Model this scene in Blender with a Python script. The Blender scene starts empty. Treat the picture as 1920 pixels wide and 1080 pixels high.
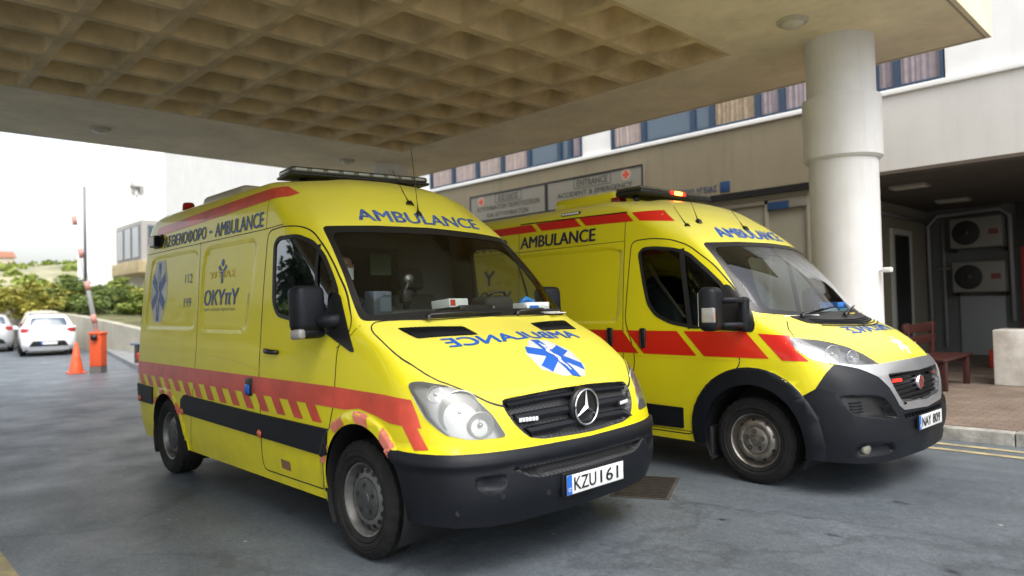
import bpy, bmesh, math, random
import numpy as np
from mathutils import Vector, Matrix, geometry
from mathutils.bvhtree import BVHTree
scene = bpy.context.scene
COL = scene.collection
R = math.radians

# ------------------------------------------------------------------ camera
cam_d = bpy.data.cameras.new("camera"); cam = bpy.data.objects.new("camera", cam_d); COL.objects.link(cam)
scene.camera = cam
cam_d.sensor_width = 36.0; cam_d.lens = 24.70; cam_d.clip_start = 0.05; cam_d.clip_end = 2000
CAM = Vector((3.621, -3.198, 1.468))
yaw, pitch, roll = R(135.7408), R(1.4554), R(-1.2813)
fw = Vector((math.cos(yaw)*math.cos(pitch), math.sin(yaw)*math.cos(pitch), math.sin(pitch)))
rt = Vector((math.sin(yaw), -math.cos(yaw), 0)); up = rt.cross(fw)
rt, up = rt*math.cos(roll)+up*math.sin(roll), up*math.cos(roll)-rt*math.sin(roll)
M = Matrix((rt, up, -fw)).transposed().to_4x4(); M.translation = CAM
cam.matrix_world = M
cam_d.dof.use_dof = True; cam_d.dof.focus_distance = 5.0; cam_d.dof.aperture_fstop = 1.25

# ------------------------------------------------------------------ world, sun, exposure
SUN_EL, SUN_AZ = 60.0, -22.0        # direction the light comes from, degrees from +x towards +y
w = bpy.data.worlds.new("World"); scene.world = w; w.use_nodes = True
nt = w.node_tree; nt.nodes.clear()
sky = nt.nodes.new("ShaderNodeTexSky"); sky.sky_type = 'NISHITA'; sky.sun_disc = False
sky.sun_elevation = R(SUN_EL); sky.sun_rotation = R(90 - SUN_AZ); sky.dust_density = 4.0; sky.air_density = 1.2
hs = nt.nodes.new("ShaderNodeHueSaturation"); hs.inputs["Saturation"].default_value = 0.36
hs.inputs["Value"].default_value = 1.0
bg = nt.nodes.new("ShaderNodeBackground"); bg.inputs["Strength"].default_value = 0.15
wo = nt.nodes.new("ShaderNodeOutputWorld")
nt.links.new(sky.outputs[0], hs.inputs["Color"]); nt.links.new(hs.outputs[0], bg.inputs[0]); nt.links.new(bg.outputs[0], wo.inputs[0])
sun_d = bpy.data.lights.new("sun", 'SUN'); sun_d.energy = 0.6; sun_d.angle = R(44); sun_d.color = (1, .96, .9)
sun = bpy.data.objects.new("sun", sun_d); COL.objects.link(sun)
sd = Vector((math.cos(R(SUN_EL))*math.cos(R(SUN_AZ)), math.cos(R(SUN_EL))*math.sin(R(SUN_AZ)), math.sin(R(SUN_EL))))
sun.rotation_euler = sd.to_track_quat('Z', 'Y').to_euler()
scene.view_settings.view_transform = 'Standard'; scene.view_settings.look = 'None'
scene.view_settings.exposure = 1.27; scene.view_settings.gamma = 1.0

# ------------------------------------------------------------------ materials
def nodes(name):
    m = bpy.data.materials.new(name); m.use_nodes = True
    n = m.node_tree; return m, n, n.nodes["Principled BSDF"]
def mat(name, col, rough=.5, metal=0., coat=0., var=0., scale=3., bump=0., bscale=40., spec=.5, var2=None, streak=0.):
    m, n, p = nodes(name)
    p.inputs["Base Color"].default_value = (*col, 1); p.inputs["Roughness"].default_value = rough
    p.inputs["Metallic"].default_value = metal; p.inputs["Coat Weight"].default_value = coat
    p.inputs["Coat Roughness"].default_value = .04; p.inputs["Specular IOR Level"].default_value = spec
    tc = n.nodes.new("ShaderNodeTexCoord")
    if var:
        nz = n.nodes.new("ShaderNodeTexNoise"); nz.inputs["Scale"].default_value = scale; nz.inputs["Detail"].default_value = 6
        nz.inputs["Roughness"].default_value = .6
        n.links.new(tc.outputs["Object"], nz.inputs["Vector"])
        cr = n.nodes.new("ShaderNodeValToRGB")
        a = var2 if var2 else tuple(c*(1-var) for c in col); b = tuple(min(1, c*(1+var)) for c in col)
        cr.color_ramp.elements[0].position = .3; cr.color_ramp.elements[1].position = .7
        cr.color_ramp.elements[0].color = (*a, 1); cr.color_ramp.elements[1].color = (*b, 1)
        n.links.new(nz.outputs[0], cr.inputs[0]); n.links.new(cr.outputs[0], p.inputs["Base Color"])
    if streak:                          # rain streaks and grime running down the face
        mp = n.nodes.new("ShaderNodeMapping"); mp.inputs["Scale"].default_value = (5.5, 5.5, .35); n.links.new(tc.outputs["Object"], mp.inputs[0])
        ns = n.nodes.new("ShaderNodeTexNoise"); ns.inputs["Scale"].default_value = 1.; ns.inputs["Detail"].default_value = 7; ns.inputs["Roughness"].default_value = .68; n.links.new(mp.outputs[0], ns.inputs["Vector"])
        rs = n.nodes.new("ShaderNodeMapRange"); rs.inputs[1].default_value = .50; rs.inputs[2].default_value = .74; rs.inputs[3].default_value = 0.; rs.inputs[4].default_value = streak; n.links.new(ns.outputs[0], rs.inputs[0])
        ms = n.nodes.new("ShaderNodeMix"); ms.data_type = 'RGBA'; ms.inputs[7].default_value = (col[0]*.42, col[1]*.38, col[2]*.30, 1); n.links.new(rs.outputs[0], ms.inputs[0])
        src = p.inputs["Base Color"].links
        if src: n.links.new(src[0].from_socket, ms.inputs[6])
        else: ms.inputs[6].default_value = (*col, 1)
        n.links.new(ms.outputs[2], p.inputs["Base Color"])
    if bump:
        nb = n.nodes.new("ShaderNodeTexNoise"); nb.inputs["Scale"].default_value = bscale; nb.inputs["Detail"].default_value = 8
        n.links.new(tc.outputs["Object"], nb.inputs["Vector"])
        bp = n.nodes.new("ShaderNodeBump"); bp.inputs["Strength"].default_value = bump; bp.inputs["Distance"].default_value = .02
        n.links.new(nb.outputs[0], bp.inputs["Height"]); n.links.new(bp.outputs[0], p.inputs["Normal"])
    return m
def emis(name, col, s):
    m, n, p = nodes(name)
    p.inputs["Base Color"].default_value = (*col, 1); p.inputs["Emission Color"].default_value = (*col, 1)
    p.inputs["Emission Strength"].default_value = s; return m
def paint(name, col, trim=(.035, .036, .04), rough=.35, dirt=.25, lit_top=.16):
    # car paint outside, dark trim on the inner face of the same sheet
    m, n, p = nodes(name)
    p.inputs["Roughness"].default_value = rough; p.inputs["Specular IOR Level"].default_value = .22; p.inputs["Coat Roughness"].default_value = .035
    tc = n.nodes.new("ShaderNodeTexCoord"); nz = n.nodes.new("ShaderNodeTexNoise")
    nz.inputs["Scale"].default_value = 2.2; nz.inputs["Detail"].default_value = 9; nz.inputs["Roughness"].default_value = .72
    n.links.new(tc.outputs["Object"], nz.inputs["Vector"])
    sx = n.nodes.new("ShaderNodeSeparateXYZ"); n.links.new(tc.outputs["Object"], sx.inputs[0])
    mr = n.nodes.new("ShaderNodeMapRange"); mr.inputs[1].default_value = .3; mr.inputs[2].default_value = .75
    mr.inputs[3].default_value = 1.; mr.inputs[4].default_value = .25
    n.links.new(sx.outputs[2], mr.inputs[0])
    cr = n.nodes.new("ShaderNodeMapRange"); cr.inputs[1].default_value = .45; cr.inputs[2].default_value = .75; cr.inputs[3].default_value = 0; cr.inputs[4].default_value = dirt*1.6
    n.links.new(nz.outputs[0], cr.inputs[0])
    mu = n.nodes.new("ShaderNodeMath"); mu.operation = 'MULTIPLY'; n.links.new(mr.outputs[0], mu.inputs[0]); n.links.new(cr.outputs[0], mu.inputs[1])
    mx = n.nodes.new("ShaderNodeMix"); mx.data_type = 'RGBA'; mx.inputs[6].default_value = (*col, 1); mx.inputs[7].default_value = (.16, .135, .07, 1)
    n.links.new(mu.outputs[0], mx.inputs[0])
    ge = n.nodes.new("ShaderNodeNewGeometry")
    # washed-out highlight painted into the colour of faces that look upwards
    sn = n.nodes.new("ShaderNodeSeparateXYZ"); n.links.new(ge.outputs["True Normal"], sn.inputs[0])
    dm = n.nodes.new("ShaderNodeMapRange"); dm.inputs[1].default_value = .25; dm.inputs[2].default_value = 1.; dm.inputs[3].default_value = 0; dm.inputs[4].default_value = lit_top; n.links.new(sn.outputs[2], dm.inputs[0])
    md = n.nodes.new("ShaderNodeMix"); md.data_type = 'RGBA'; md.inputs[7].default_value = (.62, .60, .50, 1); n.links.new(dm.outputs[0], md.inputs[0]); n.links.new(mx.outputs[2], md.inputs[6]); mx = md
    m2 = n.nodes.new("ShaderNodeMix"); m2.data_type = 'RGBA'; m2.inputs[7].default_value = (*trim, 1)
    n.links.new(ge.outputs["Backfacing"], m2.inputs[0]); n.links.new(mx.outputs[2], m2.inputs[6]); n.links.new(m2.outputs[2], p.inputs["Base Color"])
    iv = n.nodes.new("ShaderNodeMath"); iv.operation = 'SUBTRACT'; iv.inputs[0].default_value = .30; n.links.new(ge.outputs["Backfacing"], iv.inputs[1]); iv.use_clamp = True
    n.links.new(iv.outputs[0], p.inputs["Coat Weight"])
    nb = n.nodes.new("ShaderNodeTexNoise"); nb.inputs["Scale"].default_value = 1.7; nb.inputs["Detail"].default_value = 1
    n.links.new(tc.outputs["Object"], nb.inputs["Vector"])
    bp = n.nodes.new("ShaderNodeBump"); bp.inputs["Strength"].default_value = .10; bp.inputs["Distance"].default_value = .02
    n.links.new(nb.outputs[0], bp.inputs["Height"]); n.links.new(bp.outputs[0], p.inputs["Normal"]); n.links.new(bp.outputs[0], p.inputs["Coat Normal"])
    return m
def glass(name, tint, gl=1.0, rough=0.0, haze=0., hcol=(.8, .8, .8)):
    m = bpy.data.materials.new(name); m.use_nodes = True; n = m.node_tree; n.nodes.clear()
    o = n.nodes.new("ShaderNodeOutputMaterial"); t = n.nodes.new("ShaderNodeBsdfTransparent"); t.inputs[0].default_value = (*tint, 1)
    g = n.nodes.new("ShaderNodeBsdfGlossy"); g.inputs["Roughness"].default_value = rough; g.inputs[0].default_value = (.95, .97, 1, 1)
    f = n.nodes.new("ShaderNodeFresnel"); f.inputs[0].default_value = 1.52
    ml = n.nodes.new("ShaderNodeMath"); ml.operation = 'MULTIPLY'; ml.inputs[1].default_value = gl; ml.use_clamp = True
    mx = n.nodes.new("ShaderNodeMixShader"); n.links.new(f.outputs[0], ml.inputs[0]); n.links.new(ml.outputs[0], mx.inputs[0])
    src = t.outputs[0]
    if haze:
        d = n.nodes.new("ShaderNodeBsdfDiffuse"); d.inputs[0].default_value = (*hcol, 1)
        mh = n.nodes.new("ShaderNodeMixShader"); mh.inputs[0].default_value = haze
        n.links.new(t.outputs[0], mh.inputs[1]); n.links.new(d.outputs[0], mh.inputs[2]); src = mh.outputs[0]
    n.links.new(src, mx.inputs[1]); n.links.new(g.outputs[0], mx.inputs[2]); n.links.new(mx.outputs[0], o.inputs[0])
    return m
def mesh_grille(name):
    m, n, p = nodes(name); p.inputs["Roughness"].default_value = .5
    tc = n.nodes.new("ShaderNodeTexCoord"); sx = n.nodes.new("ShaderNodeSeparateXYZ"); n.links.new(tc.outputs["Object"], sx.inputs[0])
    outs = []
    for s in (1, -1):
        a = n.nodes.new("ShaderNodeMath"); a.operation = 'MULTIPLY_ADD'; a.inputs[1].default_value = 1.7*s
        n.links.new(sx.outputs[2], a.inputs[0]); n.links.new(sx.outputs[1], a.inputs[2])
        b = n.nodes.new("ShaderNodeMath"); b.operation = 'PINGPONG'; b.inputs[1].default_value = .016; n.links.new(a.outputs[0], b.inputs[0])
        c = n.nodes.new("ShaderNodeMath"); c.operation = 'LESS_THAN'; c.inputs[1].default_value = .0035; n.links.new(b.outputs[0], c.inputs[0]); outs.append(c)
    o = n.nodes.new("ShaderNodeMath"); o.operation = 'MAXIMUM'; n.links.new(outs[0].outputs[0], o.inputs[0]); n.links.new(outs[1].outputs[0], o.inputs[1])
    mx = n.nodes.new("ShaderNodeMix"); mx.data_type = 'RGBA'; mx.inputs[6].default_value = (.004, .004, .004, 1); mx.inputs[7].default_value = (.05, .05, .055, 1)
    n.links.new(o.outputs[0], mx.inputs[0]); n.links.new(mx.outputs[2], p.inputs["Base Color"]); return m

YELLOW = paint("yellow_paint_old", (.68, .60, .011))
YELLOW2 = paint("yellow_paint_new", (.70, .62, .012), dirt=.12, lit_top=.28)
TAPE = mat("faded_red_tape", (.56, .065, .035), .4, coat=.3, var=.25, scale=4)
TAPE_PALE = mat("bleached_red_tape", (.58, .17, .12), .5, var=.3, scale=5)
TAPE2 = mat("red_tape", (.60, .014, .008), .35, coat=.4)
YTAPE = mat("yellow_tape", (.66, .50, .02), .4, coat=.2, var=.12, scale=6)
PLASTIC = mat("dark_plastic", (.007, .0085, .012), .5, spec=.26, var=.3, scale=2.5, bump=.05, bscale=120)
BLACK = mat("black_plastic", (.009, .009, .010), .38)
RUBBER = mat("rubber", (.010, .010, .011), .55)
TYRE = mat("tyre_rubber", (.011, .0108, .0105), .8, spec=.3, var=.5, scale=9, bump=.1, bscale=60)
STEEL = mat("wheel_steel", (.20, .20, .19), .45, metal=.65, var=.35, scale=12)
STEEL2 = mat("wheel_steel_dirty", (.27, .25, .22), .4, metal=.75, var=.45, scale=14)
CAPGREY = mat("hub_cap_grey", (.045, .046, .047), .5, var=.4, scale=14)
CHROME = mat("chrome", (.75, .76, .78), .12, metal=1.)
SILVER = mat("silver_trim", (.55, .56, .58), .3, metal=.75, coat=.5)
BLUE = mat("blue_vinyl", (.012, .10, .46), .4, coat=.2)
BLUED = mat("dull_blue_sign", (.012, .045, .13), .5)
BLUEF = mat("faded_blue_vinyl", (.055, .11, .30), .5, var=.6, scale=25)
NAVY = mat("navy_vinyl", (.010, .014, .05), .4)
WHITE = mat("white_vinyl", (.72, .73, .72), .4)
WHITEF = mat("faded_white_vinyl", (.50, .52, .50), .5, var=.25, scale=8)
PLATEW = mat("plate_white", (.74, .75, .74), .35)
PLATEB = mat("plate_blue", (.015, .13, .52), .35)
SHIELD = glass("windscreen_glass", (.90, .95, .90), .9)
SIDEGL = glass("side_glass", (.34, .40, .38), 2.2)
SIDEGL2 = glass("side_glass_clear", (.94, .97, .94), .5)
LENS = glass("lamp_lens", (.90, .91, .90), 1.2, .03, .14, (.62, .62, .58))
LEDDIM = mat("lamp_face_dim", (.22, .22, .17), .3, coat=.5)
LENS2 = glass("lamp_lens_clear", (.95, .96, .97), 1.6, 0, .05)
REFL = mat("lamp_reflector", (.52, .52, .50), .28, metal=.7)
INDIC = mat("indicator_clear", (.26, .25, .23), .2, coat=.8)
BULB = mat("lamp_bulb", (.85, .86, .84), .12, coat=.6)
LED = mat("led_strip", (.78, .80, .82), .25, coat=.5)
SEATM = mat("seat_fabric", (.018, .019, .021), .85, var=.3, scale=30)
TRIM = mat("cab_trim_grey", (.055, .058, .058), .7, var=.15, scale=5)
DASH = mat("dashboard_plastic", (.022, .023, .025), .62)
PARTN = mat("cab_partition", (.055, .066, .064), .6)
REDLENS = mat("red_lens", (.30, .008, .008), .2, coat=.5)
ORLENS = mat("orange_lens", (.50, .09, .02), .25, coat=.5)
REDLIT = emis("red_lamp_lit", (1., .012, .006), 2.2)
AMBLIT = emis("amber_lamp_lit", (1., .30, .03), 6.)
BARTOP = mat("lightbar_lens", (.055, .055, .038), .16, coat=.9, var=.35, scale=7)

# ------------------------------------------------------------------ mesh helpers
def link(o, parent=None):
    COL.objects.link(o)
    if parent: o.parent = parent
    return o
def smooth(me, on=True):
    for p in me.polygons: p.use_smooth = on
def mk(name, verts, faces, m, parent=None, sm=False, mi=None):
    me = bpy.data.meshes.new(name); me.from_pydata([tuple(v) for v in verts], [], faces)
    for k in (m if isinstance(m, (list, tuple)) else [m]): me.materials.append(k)
    if mi: me.polygons.foreach_set("material_index", mi)
    if sm: smooth(me)
    me.update()
    return link(bpy.data.objects.new(name, me), parent)
class MB:
    """collects shapes for ONE mesh object"""
    def __init__(s): s.v, s.f, s.mi, s.sm = [], [], [], []
    def add(s, vs, fs, mi=0, sm=False):
        o = len(s.v); s.v += [tuple(v) for v in vs]; s.f += [tuple(i+o for i in f) for f in fs]
        s.mi += [mi]*len(fs); s.sm += [sm]*len(fs); return s
    def box(s, x0, x1, y0, y1, z0, z1, mi=0, M=None, bev=0.):
        if bev:
            b = bmesh.new(); bmesh.ops.create_cube(b, size=1.)
            for v in b.verts: v.co = Vector(((x0+x1)/2+v.co.x*(x1-x0), (y0+y1)/2+v.co.y*(y1-y0), (z0+z1)/2+v.co.z*(z1-z0)))
            bmesh.ops.bevel(b, geom=b.edges[:], offset=bev, segments=3, affect='EDGES', profile=.5)
            b.verts.index_update()
            vs = [v.co.copy() for v in b.verts]; fs = [[v.index for v in f.verts] for f in b.faces]; b.free()
        else:
            vs = [Vector(p) for p in ((x0,y0,z0),(x1,y0,z0),(x1,y1,z0),(x0,y1,z0),(x0,y0,z1),(x1,y0,z1),(x1,y1,z1),(x0,y1,z1))]
            fs = [(3,2,1,0),(4,5,6,7),(0,1,5,4),(1,2,6,5),(2,3,7,6),(3,0,4,7)]
        if M: vs = [M @ v for v in vs]
        return s.add(vs, fs, mi, bool(bev))
    def tube(s, pts, r, n=8, mi=0, cap=True):
        pts = [Vector(p) for p in pts]; rs = r if isinstance(r, (list, tuple)) else [r]*len(pts)
        vs, fs = [], []
        for i, p in enumerate(pts):
            t = (pts[min(i+1, len(pts)-1)]-pts[max(i-1, 0)]).normalized()
            a = t.cross(Vector((0, 0, 1))); a = a.normalized() if a.length > 1e-3 else Vector((1, 0, 0))
            b = t.cross(a)
            for k in range(n): vs.append(p+(a*math.cos(2*math.pi*k/n)+b*math.sin(2*math.pi*k/n))*rs[i])
        for i in range(len(pts)-1):
            for k in range(n): fs.append((i*n+k, i*n+(k+1) % n, (i+1)*n+(k+1) % n, (i+1)*n+k))
        if cap: fs += [tuple(range(n))[::-1], tuple((len(pts)-1)*n+k for k in range(n))]
        return s.add(vs, fs, mi, True)
    def lathe(s, prof, n=32, axis='z', M=None, mi=0, fn=None):
        vs, fs = [], []
        for j, (r, h) in enumerate(prof):
            for k in range(n):
                a = 2*math.pi*k/n; rr = r if fn is None else fn(j, k, r)
                c, d = rr*math.cos(a), rr*math.sin(a)
                v = Vector((c, d, h)) if axis == 'z' else Vector((c, h, d)) if axis == 'y' else Vector((h, c, d))
                vs.append(M @ v if M else v)
        for j in range(len(prof)-1):
            for k in range(n): fs.append((j*n+k, j*n+(k+1) % n, (j+1)*n+(k+1) % n, (j+1)*n+k))
        return s.add(vs, fs, mi, True)
    def disc(s, c, nrm, r, n=16, mi=0, ry=None, up=(0, 0, 1)):
        nrm = Vector(nrm).normalized(); a = Vector(up).cross(nrm); a = a.normalized() if a.length > 1e-3 else Vector((1, 0, 0)); b = nrm.cross(a)
        c = Vector(c); ry = ry or r
        return s.add([c+a*r*math.cos(2*math.pi*k/n)+b*ry*math.sin(2*math.pi*k/n) for k in range(n)], [tuple(range(n))], mi)
    def prism(s, poly, d, mi=0, flip=False):
        """poly: 3D outline, d: extrusion vector"""
        n = len(poly); P = [Vector(p) for p in poly]; d = Vector(d)
        vs = P+[p+d for p in P]
        fs = [tuple(range(n))[::-1], tuple(range(n, 2*n))]+[(i, (i+1) % n, n+(i+1) % n, n+i) for i in range(n)]
        return s.add(vs, fs, mi)
    def build(s, name, m, parent=None, fixn=True, auto=None):
        me = bpy.data.meshes.new(name); me.from_pydata(s.v, [], s.f)
        for k in (m if isinstance(m, (list, tuple)) else [m]): me.materials.append(k)
        me.polygons.foreach_set("material_index", s.mi); me.polygons.foreach_set("use_smooth", s.sm)
        if fixn:
            b = bmesh.new(); b.from_mesh(me); bmesh.ops.recalc_face_normals(b, faces=b.faces[:]); b.to_mesh(me); b.free()
        if auto: me.set_sharp_from_angle(angle=R(auto))
        me.update()
        return link(bpy.data.objects.new(name, me), parent)
def tag(o, label=None, cat=None, group=None, kind=None):
    if label: o["label"] = label
    if cat: o["category"] = cat
    if group: o["group"] = group
    if kind: o["kind"] = kind
    return o
def empty(name, loc=(0, 0, 0), rz=0., parent=None):
    o = bpy.data.objects.new(name, None); o.empty_display_size = .2; link(o, parent); o.location = loc; o.rotation_euler = (0, 0, rz); return o
def copy_tree(o, parent=None):
    c = o.copy(); COL.objects.link(c); c.parent = parent
    for ch in list(o.children): copy_tree(ch, c)
    return c

_tc = {}
def text2d(s, bold=.0, shear=0.):
    """outline text as a flat mesh scaled so its box is 0..1 x 0..1; every contour is filled on its own,
    so glyphs drawn with overlapping strokes stay whole; third value = a hair of height per overlapping stroke"""
    k = (s, shear)
    if k in _tc: return _tc[k]
    cu = bpy.data.curves.new("t", 'FONT'); cu.body = s; cu.size = 1; cu.shear = shear; cu.resolution_u = 3; cu.fill_mode = 'NONE'
    o = bpy.data.objects.new("t", cu); COL.objects.link(o)
    dg = bpy.context.evaluated_depsgraph_get(); me = bpy.data.meshes.new_from_object(o.evaluated_get(dg))
    P = [Vector((x.co.x, x.co.y, 0)) for x in me.vertices]; nb = {}
    for e in me.edges:
        p, q = e.vertices; nb.setdefault(p, []).append(q); nb.setdefault(q, []).append(p)
    bpy.data.objects.remove(o); bpy.data.curves.remove(cu); bpy.data.meshes.remove(me)
    seen, loops = set(), []
    for st in sorted(nb):
        if st in seen: continue
        L = [st]; seen.add(st)
        # contours come out in vertex order, so walking forward keeps their direction
        cur = st+1 if st+1 in nb[st] else nb[st][0]
        while cur not in seen:
            L.append(cur); seen.add(cur); nx = [q for q in nb[cur] if q not in seen]
            if not nx: break
            cur = nx[0]
        if len(L) > 2: loops.append([P[i] for i in L])
    ar = lambda L: sum(L[i-1].x*L[i].y-L[i].x*L[i-1].y for i in range(len(L)))/2
    A = [ar(L) for L in loops]; big = max(A, key=abs); sg = 1 if big > 0 else -1
    def inside(p, L):
        c = False; j = len(L)-1
        for i in range(len(L)):
            if (L[i].y > p.y) != (L[j].y > p.y) and p.x < (L[j].x-L[i].x)*(p.y-L[i].y)/(L[j].y-L[i].y)+L[i].x: c = not c
            j = i
        return c
    outs = [i for i in range(len(loops)) if A[i]*sg > 0]; hol = {i: [] for i in outs}
    for h in range(len(loops)):
        if A[h]*sg < 0:
            c = [i for i in outs if inside(loops[h][0], loops[i]) and abs(A[i]) > abs(A[h])]
            if c: hol[min(c, key=lambda i: abs(A[i]))].append(h)
    V, F, Z = [], [], []
    for n_, i in enumerate(outs):
        poly = [loops[i]]+[loops[h] for h in hol[i]]; base = len(V)
        for L in poly: V += [(p.x, p.y) for p in L]; Z += [.00015*(n_ % 3)]*len(L)
        F += [tuple(base+q for q in t_) for t_ in geometry.tessellate_polygon(poly)]
    v = np.array(V); lo, hi = v.min(0), v.max(0); _tc[k] = ((v-lo)/(hi-lo), F, np.array(Z)); return _tc[k]
def heavy(s, bold, shear):
    """a bolder cut: the same letters laid three times, a hair apart"""
    v, f, z = text2d(s, 0., shear); n = len(v); k = len(s)*.62
    if bold <= 0: return v, f, z
    d = np.array([(-bold/k, 0), (bold/k, 0), (0, 0), (0, -bold*.5), (0, bold*.5)]); V = np.concatenate([v*[1-2*bold/k, 1-bold]+[bold/k, bold*.5]+x for x in d])
    return V, [tuple(i+j*n for i in q) for j in range(5) for q in f], np.repeat(np.arange(5)*.00045, n)+np.tile(z, 5)
def flat_text(name, s, o, ux, vy, m, parent=None, bold=.0, shear=0.):
    """text on a flat sign: o = lower left corner, ux / vy = 3D vectors along width and height"""
    v, f, dz = heavy(s, bold, shear); o, ux, vy = Vector(o), Vector(ux), Vector(vy); nn = ux.cross(vy).normalized()
    return mk(name, [o+ux*a+vy*b+nn*d for (a, b), d in zip(v, dz)], f, m, parent)
# ------------------------------------------------------------------ smooth shell surfaces (vans, cars)
def pchip(t, Y, tt):
    t = np.asarray(t, float); Y = np.asarray(Y, float)
    h = np.diff(t)[:, None]; d = np.diff(Y, axis=0)/h; m = np.zeros_like(Y)
    w1 = 2*h[1:]+h[:-1]; w2 = h[1:]+2*h[:-1]
    with np.errstate(divide='ignore', invalid='ignore'): hm = (w1+w2)/(w1/d[:-1]+w2/d[1:])
    m[1:-1] = np.where(d[:-1]*d[1:] > 0, hm, 0); m[0] = d[0]; m[-1] = d[-1]
    k = np.clip(np.searchsorted(t, tt, side='right')-1, 0, len(t)-2)
    hh = h[k]; s = ((tt-t[k])[:, None])/hh
    return Y[k]*(1+2*s)*(1-s)**2+m[k]*hh*s*(1-s)**2+Y[k+1]*s*s*(3-2*s)+m[k+1]*hh*s*s*(s-1)
def grid(rows, nr, nc):
    P = np.array(rows, float); n = P.shape[0]
    tc = np.r_[0, np.cumsum(np.linalg.norm(np.diff(P, axis=1), axis=2).mean(0))]
    tr = np.r_[0, np.cumsum(np.linalg.norm(np.diff(P, axis=0), axis=2)[:, 2:].mean(1))]
    def samp(t, step):
        out = []
        for a, b in zip(t[:-1], t[1:]):
            k = max(2, int(math.ceil((b-a)/step))); out += list(a+(b-a)*np.arange(k)/k)
        return np.array(out+[t[-1]])
    sc, sr = samp(tc, nc), samp(tr, nr)
    A = np.stack([pchip(tc, P[r], sc) for r in range(n)])
    return np.stack([pchip(tr, A[:, c], sr) for c in range(A.shape[1])], 1)
Q = math.sqrt(.5)
MODES = {'R': ((1,0,0),(0,0,1),(0,-1,0)), 'L': ((1,0,0),(0,0,1),(0,1,0)), 'F': ((0,1,0),(0,0,1),(1,0,0)), 'T': ((1,0,0),(0,1,0),(0,0,1)),
         'DR': ((Q,Q,0),(0,0,1),(Q,-Q,0)), 'DL': ((Q,-Q,0),(0,0,1),(Q,Q,0)), 'B': ((0,1,0),(0,0,1),(-1,0,0))}
MODES = {k: tuple(Vector(x) for x in v) for k, v in MODES.items()}
def inpoly(u, v, P):
    c = False; n = len(P); j = n-1
    for i in range(n):
        a, b = P[i], P[j]
        if (a[1] > v) != (b[1] > v) and u < (b[0]-a[0])*(v-a[1])/(b[1]-a[1])+a[0]: c = not c
        j = i
    return c
def area(P): return sum(P[i-1][0]*P[i][1]-P[i][0]*P[i-1][1] for i in range(len(P)))/2
def inset(P, d):
    if area(P) < 0: P = P[::-1]
    out = []; n = len(P)
    for i in range(n):
        a, b, c = (Vector(P[i-1][:2]), Vector(P[i][:2]), Vector(P[(i+1) % n][:2]))
        e1 = (b-a).normalized(); e2 = (c-b).normalized()
        n1 = Vector((-e1.y, e1.x)); n2 = Vector((-e2.y, e2.x)); nn = (n1+n2)
        if nn.length < 1e-6: nn = n1
        nn.normalize(); k = d/max(.5, nn.dot(n1)); out.append((b.x+nn.x*k, b.y+nn.y*k))
    return out
def rounded(P, r, n=4):
    out = []; m = len(P)
    for i in range(m):
        a, b, c = Vector(P[i-1]), Vector(P[i]), Vector(P[(i+1) % m])
        d = min(r, (a-b).length*.45, (c-b).length*.45); p, q = b+(a-b).normalized()*d, b+(c-b).normalized()*d
        for k in range(n+1):
            t = k/n; x = p*(1-t)**2+b*2*t*(1-t)+q*t*t; out.append((x.x, x.y))
    return out
def circle(cx, cz, r, n=40, a0=0, a1=360): return [(cx+r*math.cos(R(a0+(a1-a0)*k/n)), cz+r*math.sin(R(a0+(a1-a0)*k/n))) for k in range(n+(a1-a0 != 360))]
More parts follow.
